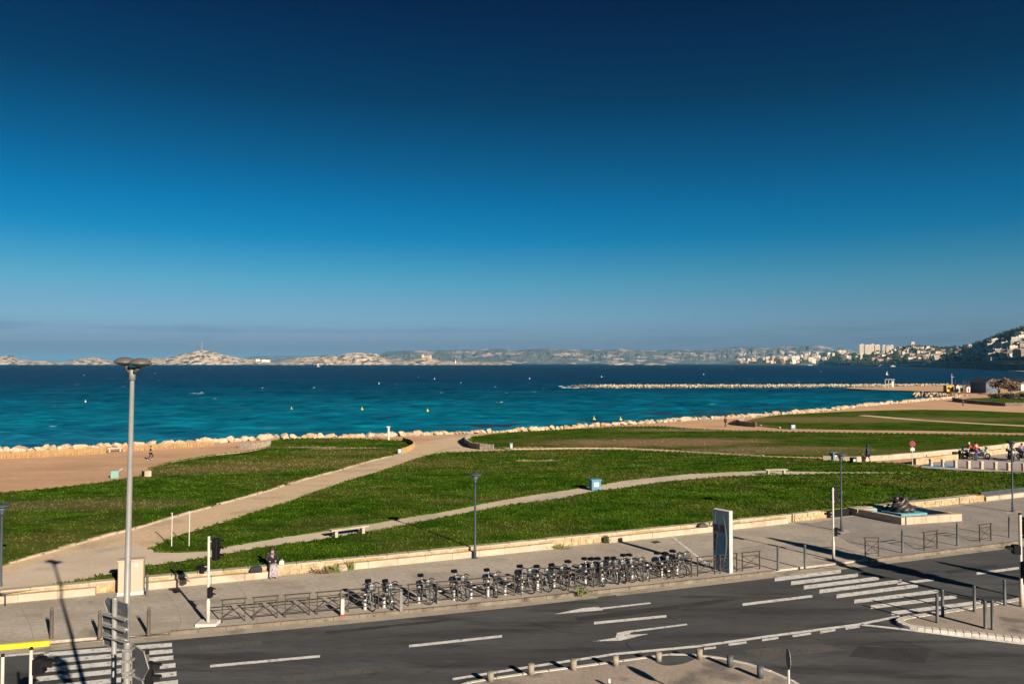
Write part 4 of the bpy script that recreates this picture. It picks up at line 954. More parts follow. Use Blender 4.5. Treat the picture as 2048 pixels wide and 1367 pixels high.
# pines standing out on the ridge
def leaf_crown(mb_, c, rx, rz, n_, s, seed):
    r2 = random.Random(seed)
    for _ in range(n_):
        a, b, q = r2.uniform(0, 6.28), math.acos(r2.uniform(-1, 1)), r2.random() ** .4
        p = Vector((c[0] + rx * q * math.sin(b) * math.cos(a), c[1] + rx * q * math.sin(b) * math.sin(a), c[2] + rz * q * math.cos(b)))
        u_ = Vector((r2.gauss(0, 1), r2.gauss(0, 1), r2.gauss(0, 1))).normalized(); w_ = u_.orthogonal().normalized()
        mb_.add([p - u_ * s - w_ * s * .6, p + u_ * s - w_ * s * .5, p + u_ * s * .7 + w_ * s * .7, p - u_ * s * .6 + w_ * s * .6], [(0, 1, 2, 3)])
for i, u in enumerate((1946, 1957, 1968, 1976, 1983, 1993, 2001, 2009, 2017, 2026, 2034, 2043, 2052)):
    p = hill(u, .99); t = thing('pine_tree', f'dark pine, {ORD[i]} from the left along the ridge crest at right', 'tree', p, group='pines on the ridge')
    h = random.uniform(9, 14)
    MB().tube([(0, 0, -2), (.3, 0, h * .4), (0, .2, h * .75)], [.5, .4, .2], 6).build('trunk', M['bark'], t)
    m = MB()
    for q in range(5): leaf_crown(m, (random.uniform(-2.6, 2.6), random.uniform(-2.6, 2.6), h * random.uniform(.5, .9)), random.uniform(1.6, 3.0), random.uniform(1.2, 2.0), 60, .7, i * 9 + q)
    m.build('crown', M['pine'], t)
# mast on the island, lighthouse, fort
def island_thing(name, label, cat, u, vb, D, builder):
    p = at_depth(u, vb, D); t = thing(name, label, cat, p); builder(t); return t
def mast(t):
    for i in range(7): MB().tube([(0, 0, -6 + i * 10), (0, 0, -6 + i * 10 + 9.9)], 1.5 - .1 * i, 6).build('mast_section', M['white'] if i % 2 else M['red'], t)
island_thing('radio_mast', 'tall thin red and white mast on the island summit', 'mast', 404, 701.5, 5560, mast)
def light_tower(t): MB().lathe([(3.2, -4), (2.2, 20)], 10).build('tower', M['hw2'], t); MB().lathe([(2.8, 20), (2.8, 21), (1.5, 21.2), (1.5, 24), (.3, 26)], 10).build('lantern', M['hw2'], t)
island_thing('lighthouse', 'tiny white lighthouse on the low end of the rocky island', 'lighthouse', 911, 727, 5000, light_tower)
def fort(t):
    MB().box((0, 0, 4), (60, 25, 22)).build('wall', M['hw3'], t); MB().lathe([(10, -5), (10, 26)], 12, (-26, -8, 0)).build('tower', M['hw3'], t); MB().lathe([(9, -5), (9, 21)], 12, (26, -8, 0)).build('tower', M['hw3'], t)
island_thing('fort', 'small ochre fort on the islet knoll left of the lighthouse', 'fort', 853, 716, 5290, fort)
for i, (u, v) in enumerate(((516, 721), (528, 722), (536, 722.5))):
    def hb(t): MB().box((0, 0, 3), (26, 12, 14)).build('wall', M['hw2'], t); MB().box((0, 0, 10.6), (27, 13, 1)).build('roof', M['tile'], t)
    island_thing('island_house', f'white building on the low right tail of the mast island, {ORD[i]} of three', 'house', u, v, 5180, hb)['group'] = 'island houses'

# ================================================================== THINGS ON THE SHORE
def palisade(px, label, h, m, r_=0.075, zo=0.0):
    pts = walk(resample(gpx(px), 0.5), r_ * 2.1); t = thing('log_palisade', label, 'palisade')
    mb_ = MB()
    for p in pts:
        z = terrain(p.x, p.y) + zo; hh = h * random.uniform(.88, 1.08); rr = r_ * random.uniform(.85, 1.1); p = p + Vector((random.uniform(-.02, .02), random.uniform(-.02, .02), 0))
        mb_.rings([[(p.x + rr * math.cos(a), p.y + rr * math.sin(a), q) for a in [k * 1.0472 for k in range(6)]] for q in (z - .1, z + hh)])
    stuff(mb_.build('log_row', M[m], t)); return t
palisade([(-80, 922), (0, 917), (100, 912.5), (200, 907), (212, 906)], 'sunlit log palisade left of the beach bench', .85, 'log')
palisade([(246, 903), (330, 897), (400, 893), (428, 891)], 'sunlit log palisade right of the beach bench', .75, 'log')
palisade([(478, 895), (500, 896), (522, 894.5), (538, 891.5), (541, 888.5)], 'curved palisade of pale logs at the tip of the left lawn', .75, 'log_grey')
palisade([(798, 907), (812, 904), (826, 897), (828, 891.5), (820, 886.5), (806, 882)], 'curved pale palisade round the right end of the left lawn', .62, 'log')
palisade([(940, 876), (929, 883), (931, 888), (942, 895), (960, 898.5), (988, 899.5)], 'shaded curved palisade at the left end of the middle lawn', .75, 'log_grey')
palisade([(1488, 841), (1474, 848), (1480, 851), (1500, 853), (1512, 854)], 'dark short palisade at the tip of the far right lawn', .9, 'log_grey')
palisade([(1905, 801), (1925, 804.5), (1961, 808), (2011, 812), (2048, 812), (2120, 813)], 'dark palisade below the small lawn by the shed', 1.0, 'log_grey', .1)

def px_h(p, vt): return height_to(p, vt)
# white marker column on the shore
p = atg(777, 880); t = thing('marker_column', 'white marker column standing on the shore path', 'column', p); h = px_h(p, 852.5)
MB().lathe([(.16, 0), (.16, h - .1)], 10).build('shaft', M['white'], t); MB().box((0, 0, h - .03), (.5, .5, .14)).build('cap', M['white'], t)
# benches
def bench(label, a, b, seat_h, m='coping', depth=.42, th=.09, legs=2):
    a, b = Vector(a), Vector(b); c = (a + b) / 2; d = b - a; L = Vector((d.x, d.y, 0)).length
    t = thing('bench', label, 'bench', (c.x, c.y, terrain(c.x, c.y) + .05), math.atan2(d.y, d.x))
    MB().bevel_box((0, 0, seat_h - th / 2), (L, depth, th), .015).build('seat', M[m], t)
    for x in (-L * .36, L * .36): MB().bevel_box((x, 0, (seat_h - th) / 2), (.18, depth * .8, seat_h - th), .01).build('leg', M[m], t)
    return t
bench('pale stone bench on the grass beside the narrow path', atg(660, 1077), atg(735, 1066.5), .46)
bench('far stone bench where the narrow path thins out', atg(1530, 950), atg(1574, 949), .48)
bench('stone bench on the beach in the gap of the log palisade', atg(214, 904.5), atg(244, 902.5), .55, 'limestone', .5, .16)
# bins
def bin_(label, u, v, vt, w, m, lid='black', hoop=True):
    p = atg(u, v); h = px_h(p, vt); t = thing('litter_bin', label, 'bin', p, .3)
    MB().bevel_box((0, 0, h * .45 + .04), (w, w * .8, h * .86), .04).build('body', M[m], t)
    MB().bevel_box((0, 0, h * .94), (w * 1.12, w * .92, h * .1), .03).build('lid', M[lid], t)
    MB().box((0, -w * .41, h * .55), (w * .5, .02, h * .4)).build('front_panel', M['white'], t)
    return t
bin_('turquoise bin with a white panel beside the narrow path', 1190, 979.5, 957, .78, 'bin_blue', 'bin_blue')
bin_('grey-blue bin at the right end of the left lawn', 799, 907.5, 895, .5, 'bin_grey')
bin_('small grey-blue bin at the start of the thin middle path', 1022, 899, 885, .4, 'bin_grey', 'bin_grey')
bin_('blue-grey bin beside the far path', 1584, 858, 847, .9, 'bin_grey')
bin_('pale blue bin in front of the low wall near the parking', 1669, 921, 904, .8, 'bin_grey', 'bin_grey')
bin_('dark bin post against the pale wall by the parking', 1706, 926, 914, .5, 'black')
p = atg(229, 955); t = thing('waste_box', 'pale turquoise box with a white lid lying open on the beach', 'bin', p, .5)
MB().bevel_box((0, 0, .34), (.7, .5, .68), .05).build('body', M['bin_pale'], t)
MB().slab([(.33, -.25, .64), (.66, -.25, .84), (.66, .25, .84), (.33, .25, .64)], (0.02, 0, .05)).build('lid', M['white'], t)
p = atg(293, 953); t = thing('drain_block', 'grey concrete block with a dark opening at the lawn corner', 'block', p, -.9)
MB().bevel_box((0, 0, .3), (1.1, .6, .6), .03).build('block', M['limestone'], t); MB().box((0, -.305, .32), (.7, .02, .4)).build('opening', M['black'], t)
# thin posts in the grass
for i, (u, v, vt) in enumerate(((343, 1094, 1025), (378, 1093.5, 1022))):
    p = atg(u, v); t = thing('slim_post', f'slim white post on the lawn tip, {"left" if i == 0 else "right"} one of two', 'post', p, group='slim posts on the lawn tip')
    MB().tube([(0, 0, -.1), (.02, 0, px_h(p, vt))], .028, 6).build('tube', M['pole_white'], t); MB().lathe([(.06, 0), (.06, .03)], 8).build('base_plate', M['galv'], t)
    MB().box((0, 0, px_h(p, vt)), (.08, .08, .03)).build('cap', M['pole_white'], t)

# low walls by the parking
def low_wall(px, label, w, h, m, name='low_wall', step=1.6):
    t = thing(name, label, 'wall'); pts = walk(resample(gpx(px), .8), step)
    for a, b in zip(pts, pts[1:]):
        d = b - a; d.z = 0; d.normalize(); nn = Vector((-d.y, d.x, 0)) * w; hh = h * random.uniform(.95, 1.04); p, q = a + d * .01, b - d * .01
        MB().hexa([(x.x, x.y, terrain(x.x, x.y) - .1) for x in (p, q, q + nn, p + nn)], [(x.x, x.y, terrain(x.x, x.y) + hh) for x in (p, q, q + nn, p + nn)]).build('wall_block', M[m], t)
low_wall([(1646, 921), (1712, 923), (1750, 921), (1836, 914.5), (1961, 902), (2048, 892), (2120, 884)], 'pale low wall running up behind the parking', .4, .5, 'coping')
low_wall([(1832, 929), (1848, 927), (1905, 921), (1973, 912), (2048, 904.5), (2120, 897)], 'ochre low wall along the back of the parking', .35, .6, 'rubble')
# parking posts
post0 = thing('parking_post', 'x', 'post', group='squat wooden posts along the parking'); used = []
MB().bevel_box((0, 0, .33), (.26, .26, .66), .02).build('shaft', M['limestone'], post0); MB().box((0, 0, .675), (.3, .3, .05)).build('cap', M['kerb_white'], post0)
for i, (u, v) in enumerate(((1862, 933), (1886, 934.5), (1911, 936.5), (1937, 938), (1963, 939), (1991, 940.5), (2017, 942), (2047, 943.5))):
    place(post0, used, f'squat pale post along the parking edge, {ORD[i]} from the left', atg(u, v) + Vector((0, 0, .07)), .2)
# no-parking sign
p = atg(1825, 931); t = thing('no_parking_sign', 'round red and blue no-parking sign on a white pole', 'sign', p); h = px_h(p, 880)
MB().tube([(0, 0, 0), (0, 0, h - .1)], .05, 8).build('pole', M['pole_white'], t)
for r_, y_, m_ in ((.28, -.06, 'red'), (.20, -.085, 'bike_blue')):
    MB().rings([[(r_ * math.cos(a * math.pi / 10), y, h - .33 + r_ * math.sin(a * math.pi / 10)) for a in range(20)] for y in (y_, y_ + .02)]).build('disc', M[m_], t)
MB().slab([(-.2, -.1, h - .52), (-.15, -.1, h - .57), (.2, -.1, h - .14), (.15, -.1, h - .09)], (0, .012, 0)).build('slash', M['red'], t)
MB().box((0, -.06, h - .85), (.4, .02, .28)).build('plate', M['white'], t)

# things on the spit
def on_spit(u, v): return at(u, v, SEA_Z + .6)
p = on_spit(1779, 775.5); t = thing('shade_frame', 'pale open frame of posts on the breakwater root', 'frame', p)
for x in (-2.1, -0.4, 1.2, 2.1): MB().box((x, 0, 2.1), (.2, .2, 4.2)).build('post', M['pole_white'], t)
MB().box((0, 0, 4.29), (4.8, 1.6, .18)).build('top', M['pole_white'], t); MB().box((1.65, 0, 2.0), (.9, .12, 2.6)).build('panel', M['white'], t)
p = on_spit(1904, 779); t = thing('signal_mast', 'white signal mast with a short yard beside the yellow kiosk', 'mast', p)
MB().tube([(0, 0, 0), (0, 0, 7.4)], [.16, .09], 8).build('mast', M['white'], t); MB().box((.4, 0, 6.0), (1.4, .1, .1)).build('yard', M['white'], t)
p = on_spit(1897, 782.5); t = thing('kiosk', 'small bright yellow kiosk at the root of the breakwater', 'kiosk', p, .1)
MB().box((0, 0, 1.3), (3.3, 2.2, 2.6)).build('body', M['yellowbox'], t); MB().box((-.1, 0, 2.7), (3.6, 2.5, .18)).build('roof', M['orange'], t); MB().box((-.6, -1.11, 1.5), (1.2, .04, .9)).build('hatch', M['black'], t)
MB().box((1.0, -1.11, 1.0), (.8, .04, 1.9)).build('door', M['orange'], t)
hut_cols = ('hw1', 'bin_pale', 'orange', 'hw2', 'hw4', 'bin_grey', 'hw3')
for i, (u, mm) in enumerate(zip((1914, 1920, 1927, 1934, 1940, 1947, 1953), hut_cols)):
    p = on_spit(u, 783.5 - .35 * (i % 3)); t = thing('beach_hut', f'small {dict(hw1="cream", bin_pale="turquoise", orange="orange", hw2="white", hw4="pink", bin_grey="grey-blue", hw3="ochre")[mm]} beach hut right of the yellow kiosk', 'hut', p, random.uniform(-.1, .2), 'beach huts right of the kiosk')
    h = random.uniform(2.0, 2.7)
    MB().box((0, 0, h / 2), (1.35, 1.5, h)).build('wall', M[mm], t); MB().hexa([(-.8, -.9, h), (.8, -.9, h), (.8, .9, h), (-.8, .9, h)], [(-.05, -.9, h + .55), (.05, -.9, h + .55), (.05, .9, h + .55), (-.05, .9, h + .55)]).build('roof', M['roof_dark'] if i % 2 else M['tile'], t)
    MB().box((0, -.76, .95), (.6, .04, 1.7)).build('door', M['black'] if i % 2 else M['jeans'], t)
for i, u in enumerate((1910, 1918, 1926, 1931, 1938, 1945, 1951)):
    p = on_spit(u, 781.5); t = thing('dinghy', f'beached dinghy with bare mast among the huts, {ORD[i]} from the left', 'boat', p, random.uniform(-.6, .6), 'beached dinghies')
    MB().rings([[(x * w, y, z) for x, z in ((-1, .6), (-.7, .1), (.7, .1), (1, .6))] for y, w in ((-1.8, .05), (-.9, .55), (.5, .7), (1.7, .55))]).build('hull', M['white'], t)
    MB().tube([(0, -.3, .2), (0, -.3, random.uniform(3.6, 5.4))], .05, 5).build('mast', M['twigs'] if i % 2 else M['red'], t)
p = on_spit(1968, 786); t = thing('shed', 'grey-blue boathouse with a dark gabled roof near the shore', 'building', p, .12)
MB().box((0, 0, 2.2), (5.2, 9, 4.4)).build('wall', M['shed_wall'], t); MB().hexa([(-3.2, -5, 4.4), (3.2, -5, 4.4), (3.2, 5, 4.4), (-3.2, 5, 4.4)], [(-.1, -5, 6.2), (.1, -5, 6.2), (.1, 5, 6.2), (-.1, 5, 6.2)]).build('roof', M['roof_dark'], t)
MB().box((-1.6, -4.55, 1.1), (1.2, .1, 2.2)).build('door', M['roof_dark'], t)
for x in (.4, 1.7): MB().box((x, -4.55, 2.6), (.8, .1, .9)).build('window', M['glass'], t)
p = on_spit(2046, 785); t = thing('shed', 'white boathouse with a grey roof at the right edge', 'building', p, .05)
MB().box((0, 0, 2.0), (7.5, 8, 4.0)).build('wall', M['white'], t); MB().hexa([(-4.8, -4.6, 4.0), (4.4, -4.6, 4.0), (4.4, 4.6, 4.0), (-4.8, 4.6, 4.0)], [(-.1, -4.6, 6.0), (.1, -4.6, 6.0), (.1, 4.6, 6.0), (-.1, 4.6, 6.0)]).build('roof', M['roof_dark'], t)
MB().box((-1, -4.05, 1.6), (2.2, .1, 1.0)).build('window', M['glass'], t)
def shrub_tree(label, u, v, H, Rr, m, seed, n_=700, leaf=.3, name='bare_tree', trunks=4):
    p = atg(u, v); t = thing(name, label, 'tree' if 'tree' in name else 'shrub', p); r2 = random.Random(seed); m1 = MB()
    for k in range(trunks):
        a = r2.uniform(0, 6.28); q = [(r2.uniform(-.3, .3) * Rr * .5, 0, -.2)]
        for s in range(1, 5): q.append((q[-1][0] + math.cos(a) * Rr * .14 * s * .5, q[-1][1] + math.sin(a) * Rr * .14 * s * .5, H * .17 * s))
        m1.tube(q, [.16, .13, .10, .07, .03], 5)
    m1.build('trunk', M['bark'], t); m2 = MB()
    for k in range(9):
        a = r2.uniform(0, 6.28); leaf_crown(m2, (math.cos(a) * Rr * .55, math.sin(a) * Rr * .5, H * r2.uniform(.55, .8)), Rr * r2.uniform(.3, .5), H * r2.uniform(.14, .24), n_ // 9, leaf, seed * 20 + k)
    m2.build('crown', M[m], t); return t
shrub_tree('leafless brown tree between the two boathouses', 1999, 789, 6.2, 4.4, 'twigs', 31, 1100)
shrub_tree('smaller leafless brown tree left of the white boathouse', 2022, 789.5, 5.0, 3.2, 'twigs', 32)
for i, (u, v, H, w) in enumerate(((1990, 796, 1.6, 2.6), (2008, 796, 1.8, 3), (2026, 797, 1.9, 3), (2046, 797, 2.2, 3.2), (2064, 798, 2.2, 3.4))):
    p = atg(u, v); t = thing('hedge_bush', f'dark hedge bush behind the small far lawn, {ORD[i]} from the left', 'bush', p, 0, 'hedge bushes by the sheds')
    MB().tube([(0, 0, -.1), (0.1, 0, H * .6)], [.1, .05], 5).build('stem', M['bark'], t); m2 = MB()
    for k in range(4): leaf_crown(m2, (random.uniform(-w * .5, w * .5), random.uniform(-.6, .6), H * .5), w * .42, H * .5, 110, .2, 400 + i * 7 + k)
    m2.build('crown', M['hedge'], t)
# buoys, boats and gulls on the water
def buoy(label, u, v, h, m='buoy'):
    p = at(u, v, SEA_Z); t = thing('buoy', label, 'buoy', p, group='buoys in the bay')
    h *= .72; MB().lathe([(h * .3, -.2), (h * .42, h * .15), (h * .3, h * .4)], 10).build('float', M[m], t, True); MB().lathe([(h * .13, h * .38), (h * .05, h)], 8).build('topmark', M[m], t)
for i, (u, v, h, m) in enumerate(((583, 819, 1.2, 'buoy'), (724, 819, 1.2, 'buoy'), (855, 822, 1.2, 'buoy'), (1188, 840, 1.4, 'buoy'), (1241, 840, 1.3, 'buoy'), (758, 768, 1.8, 'white'), (869, 758, 1.8, 'white'), (1059, 757.5, 1.9, 'white'), (1203, 754, 2.2, 'white'), (171, 803.5, 1.1, 'white'), (1407, 749, 2.2, 'white'))):
    buoy(f'{"yellow" if m == "buoy" else "white"} buoy on the water, {ORD[[583, 724, 855, 1188, 1241].index(u) if m == "buoy" else [171, 758, 869, 1059, 1203, 1407].index(u)]} from the left of its colour', u, v, h, m)
def sailboat(label, u, v, L, hm, sail=True):
    p = at(u, v, SEA_Z); t = thing('boat', label, 'boat', p, random.uniform(-.4, .4))
    MB().rings([[(y, x * w, z) for x, z in ((-1, 1.3 * L / 10), (-.6, -.2), (.6, -.2), (1, 1.3 * L / 10))] for y, w in ((-L / 2, .06 * L), (-L * .2, .14 * L), (L * .25, .14 * L), (L / 2, .01 * L))]).build('hull', M['white'], t)
    MB().box((-L * .08, 0, L * .17), (L * .34, L * .16, L * .1)).build('cabin', M['white'], t)
    MB().tube([(0, 0, .3), (0, 0, hm)], .12, 5).build('mast', M['white'], t)
    if sail: MB().slab([(-.2, 0, L * .2), (-L * .4, 0, L * .22), (-.15, 0, hm * .95)], (0, .06, 0)).build('sail', M['white'], t)
sailboat('small white sailing boat beyond the breakwater root', 1774.5, 749.5, 3.4, 4.4)
sailboat('moored white motor yacht under the wooded headland', 1762, 732.2, 22, 8, False)
sailboat('moored white yacht right of the first under the headland', 1786, 732.8, 18, 9, False)
sailboat('small moored boat under the dark left end of the headland', 1714, 731.2, 14, 16, False)
sailboat('white boat moored off the low town headland', 1620, 730.4, 20, 12, False)
sailboat('tiny white sailing boat far out below the rocky islands', 637, 733, 10, 14)
p = at(997, 806, SEA_Z + .3)
tag(MB().add([(0, 0, .1), (-1.0, 0, .55), (-1.6, .1, .35), (-.9, .3, .5), (0, .4, .12), (1.0, 0, .55), (1.6, .1, .35), (.9, .3, .5)], [(0, 1, 2, 3, 4), (0, 4, 7, 6, 5)]).slab([(-.12, -.3, 0), (.12, -.3, 0), (.1, .5, 0), (-.1, .5, 0)], (0, 0, .16)).build('gull', M['white'], None, False, p), 'white gull gliding low over the turquoise water', 'bird')
# breaking foam at the end of the breakwater and along the rocks
def foam_patches():
    mb_ = MB(); r2 = random.Random(77)
    def blob(c, a, b):
        n_ = 9; ph = r2.uniform(0, 6)
        mb_.add([(c.x + a * (1 + .35 * math.sin(3 * k + ph)) * math.cos(2 * math.pi * k / n_), c.y + b * (1 + .35 * math.cos(2 * k + ph)) * math.sin(2 * math.pi * k / n_), SEA_Z + .34 + r2.uniform(0, .2)) for k in range(n_)] + [(c.x, c.y, SEA_Z + .7)], [(k, (k + 1) % n_, n_) for k in range(n_)])
    for _ in range(26): blob(at(r2.uniform(1122, 1160), r2.uniform(773.5, 778), SEA_Z), r2.uniform(.5, 1.6), r2.uniform(.5, 1.6))
    for _ in range(18):
        d = 10 ** r2.uniform(2.5, 3.35); a = r2.uniform(-.60, .45); blob(Vector((d * math.tan(a), d, 0)), r2.uniform(.3, .7) * (1 + d / 1600), r2.uniform(.15, .3))
    for _ in range(60):
        q = r2.choice(SHORE[4:22]); blob(q + WALL_N * r2.uniform(4.5, 9) + Vector((r2.uniform(-12, 12), 0, 0)), r2.uniform(.3, .8), r2.uniform(.2, .5))
    stuff(mb_.build('foam', M['foam']), 'white foam on breaking waves', 'foam')
foam_patches()

# ================================================================== STREET FURNITURE
def pav(u, v): return at(u, v, PAV)
# tall twin-head street lamp
LD = 17.6
lp = Vector(((255.5 - CX) / F_PX * LD, LD, 0.0))
top = at_depth(265, 738, LD); lamp_h = top.z
t = thing('street_lamp', 'tall grey street lamp with two dome heads in the left foreground', 'lamp', lp); t.rotation_euler.y = math.atan((top.x - lp.x) / lamp_h)
MB().lathe([(.22, -.02), (.22, .05), (.12, .06)], 12).build('base_plate', M['galv'], t)
MB().tube([(0, 0, 0), (0, 0, 1.2), (0, 0, 1.21), (0, 0, lamp_h)], [.095, .09, .086, .046], 12).build('pole', M['galv'], t, True)
MB().tube([(0, 0, lamp_h - .25), (0, 0, lamp_h + .04)], [.075, .06], 10).build('collar', M['galv'], t, True)
for sx in (-1, 1):
    dx, dy = sx * .8, -sx * .35
    hx, hy, hz = dx * .285, dy * .285, lamp_h + .12 + (.02 if sx < 0 else 0)
    arm = MB().tube([(0, 0, lamp_h - .12), (hx * .6, hy * .6, lamp_h + .0), (hx, hy, hz - .02)], [.04, .05, .045], 8).build('arm', M['lamp_grey'], t, True)
    head = MB().lathe([(.03, -.07), (.10, -.055), (.15, -.02), (.235, .0), (.24, .015), (.225, .045), (.185, .085), (.125, .115), (.055, .132), (.01, .134)], 20, (hx, hy, hz)).build('lamp_head', M['lamp_grey'], t, True)
    MB().lathe([(.18, -.03), (.19, -.012)], 16, (hx, hy, hz)).build('glass', M['glass'], head)
# park lamps with a flat hat on an inverted cone
pl0 = thing('park_lamp', 'x', 'lamp', group='dark park lamps along the wall'); used_pl = []
MB().lathe([(.16, 0), (.16, .04), (.075, .05), (.07, .6), (.055, .62), (.05, 4.0)], 12).build('pole', M['pole_dark'], pl0, True)
cone = MB().lathe([(.05, 3.95), (.07, 4.05), (.085, 4.2)], 12).build('lantern_base', M['pole_dark'], pl0, True)
MB().lathe([(.09, 4.2), (.20, 4.44), (.205, 4.46)], 12).build('lantern_glass', M['bin_grey'], pl0, True)
MB().lathe([(.36, 4.44), (.37, 4.47), (.30, 4.52), (.02, 4.56)], 16).build('hat', M['pole_dark'], pl0, True)
for q in range(3): MB().tube([(.08 * math.cos(q * 2.09), .08 * math.sin(q * 2.09), 4.15), (.27 * math.cos(q * 2.09), .27 * math.sin(q * 2.09), 4.45)], .012, 5).build('bracket', M['pole_dark'], pl0)
for (u, v, vt, lab, mm) in ((950, 1115.5, 945, 'dark slim park lamp at the wall behind the bicycle row', None), (1683, 1062, 905, 'dark park lamp standing left of the fountain', None), (2025.5, 1023, 880, 'dark park lamp right of the fountain', None), (1, 1190, 1007, 'dark park lamp at the left edge of the picture', None)):
    p = pav(u, v); h = px_h(p, vt); place(pl0, used_pl, lab, p, 0, (1, 1, h / 4.56))
# stickers on the lamp behind the bicycles
# traffic signals
def signal(label, base, h, heads, m='pole_white', r_=.05, tilt=0.0):
    t = thing('traffic_signal', label, 'traffic light', base)
    MB().lathe([(r_ * 1.5, 0), (r_ * 1.5, .9), (r_, .95), (r_, h)], 10).build('pole', M[m], t, True)
    MB().lathe([(r_ * 1.15, h), (r_ * .9, h + .06)], 10).build('cap', M['black'], t)
    for (ox, oy, z, w, hh, face, nl) in heads:             # offset from the pole, centre height, size, facing angle, lights
        fx, fy = math.cos(face), math.sin(face)
        hd = MB().bevel_box((ox, oy, z), (w * .8, w, hh), .02, face).build('signal_head', M['black'], t)
        for q in range(nl):
            zz = z + hh * ((nl - 1) / 2 - q) / nl
            m_ = MB(); rr = hh / nl * .42; pts_a, pts_b = [], []
            c0 = Vector((ox + fx * w * .4, oy + fy * w * .4, zz)); sd = Vector((-fy, fx, 0))
            for k in range(8):
                a = math.pi * k / 7; pt = c0 + sd * rr * math.cos(a) + Vector((0, 0, rr * math.sin(a))); pts_a.append(pt); pts_b.append(pt + Vector((fx, fy, -.12)) * rr * 1.5)
            m_.add(pts_a + pts_b, [(k, k + 1, 9 + k, 8 + k) for k in range(7)] + [(9 + k, k + 1 + 8 - 0, k + 1, k) for k in range(0)]).build('visor', M['black'], hd)
        MB().tube([(0, 0, z + hh * .35), (ox, oy, z + hh * .35)], .02, 6).build('bracket', M[m], t); MB().tube([(0, 0, z - hh * .35), (ox, oy, z - hh * .35)], .02, 6).build('bracket', M[m], t)
    return t
p = pav(416, 1247.5); hh = px_h(p, 1071)
def zof(v, p): return px_h(p, v)
signal('traffic light at the left end of the barriers', p, hh, [(.27, .02, zof(1097, p), .26, .82, -.25, 3), (-.25, .05, zof(1138, p), .22, .30, 2.6, 1), (.10, -.08, zof(1182, p), .17, .40, -.2, 2)])
MB().bevel_box((0, 0, .05), (.8, .6, .1), .02).build('footing', M['kerb_white'], None, False)
bpy.data.objects['footing'].parent = [o for o in COL.objects if o.get('label', '').startswith('traffic light at the left')][0]
p = pav(1667, 1118.5); hh = px_h(p, 974)
signal('traffic light on a cream pole left of the far crossing end', p, hh, [(.24, .3, zof(992, p), .27, .86, 1.7, 3), (-.2, 0, zof(1028, p), .2, .24, 2.8, 1), (.13, -.06, zof(1062, p), .18, .42, -.4, 2)])
p = at(2043, 1212, .13); hh = px_h(p, 1028)
signal('traffic light on the right island at the picture edge', p, hh, [(.24, 0, zof(1055, p), .28, .86, .3, 3), (-.22, -.05, zof(1097, p), .34, .36, 2.9, 1), (.1, -.05, zof(1137, p), .26, .66, -1.2, 2)], r_=.06)
# near signals whose feet are below the picture
for (u, vt, hh, box_, lab) in ((62.5, 1298, 3.4, True, 'near traffic light with a black box at the lower left'), (5.5, 1312, 3.3, False, 'near cream pole with a black cap at the lower left corner')):
    zt = hh; ry = ray(u, vt); tt = (zt - CAM_H) / ry.z; b = Vector((ry.x * tt, ry.y * tt, 0))
    signal(lab, b, hh, [(.22, -.02, hh - .35, .28, .36, .1, 1)] if box_ else [(0.0, .12, hh - 1.6, .16, .3, 1.4, 1)], r_=.038)

# direction signs seen from behind
def sign_post(label, u, vt, d, panels, pole_r=.05):
    tp = at_depth(u, vt, d); t = thing('direction_sign', label, 'sign', (tp.x, d, 0))
    MB().tube([(0, 0, 0), (0, 0, tp.z)], pole_r, 10).build('pole', M['galv'], t, True); MB().lathe([(pole_r * 1.1, tp.z), (pole_r * .8, tp.z + .03)], 10).build('cap', M['galv'], t)
    for pts in panels:
        W = [at_depth(a, b, d + dd) - Vector((tp.x, d, 0)) for a, b, dd in pts]
        nn = (W[1] - W[0]).cross(W[2] - W[0]).normalized()
        if nn.y < 0: nn = -nn
        pn = MB().slab([q + nn * .06 for q in W], nn * .012).build('panel', M['signback'], t)
        rim = MB(); c = sum(W, Vector()) / len(W)
        rim.tube([q + nn * .055 for q in W], .011, 5, True); rim.build('rim', M['galv'], pn)
    return t
t = sign_post('stack of four direction signs seen from behind on a steel post', 229.5, 1197, 15.5, [
    [(203, 1201, .22), (210, 1193, .2), (251, 1207, -.2), (251, 1236, -.2), (210, 1222, .2)],
    [(200, 1226, .22), (251, 1241, -.2), (251, 1258, -.2), (200, 1243, .22)],
    [(200, 1248, .22), (251, 1263, -.2), (251, 1280, -.2), (201, 1265, .22)],
    [(200, 1270, .22), (251, 1284, -.2), (251, 1304, -.2), (203, 1290, .22)]])
for v in (1228, 1250, 1272):
    a_, b_ = at_depth(203, v - 1, 15.6) - Vector(t.location), at_depth(250, v + 12, 15.2) - Vector(t.location)
    MB().tube([a_, b_], .016, 6).build('crossbar', M['galv'], t)
t = sign_post('arrow-shaped direction sign seen from behind, lowest at left', 254.5, 1287, 13.5, [
    [(257, 1288, .1), (281, 1304, -.15), (291, 1338, -.25), (279, 1361, -.15), (257, 1349, .1)],
    [(257, 1354, .1), (278, 1364, -.15), (290, 1395, -.25), (278, 1420, -.15), (257, 1412, .1)]], .055)
for v in (1297, 1319, 1342, 1350):
    q = at_depth(254.5, v, 13.5) - Vector(t.location); MB().bevel_box((q.x + .02, 0, q.z), (.16, .15, .035), .005).build('clamp', M['galv'], t)
q = at_depth(294, 1345, 14.2); b = Vector((q.x, q.y, 0))
signal('black traffic light half hidden behind the arrow sign', b, q.z + .35, [(.05, -.02, q.z, .16, .42, .2, 2)], 'bollard', .035)
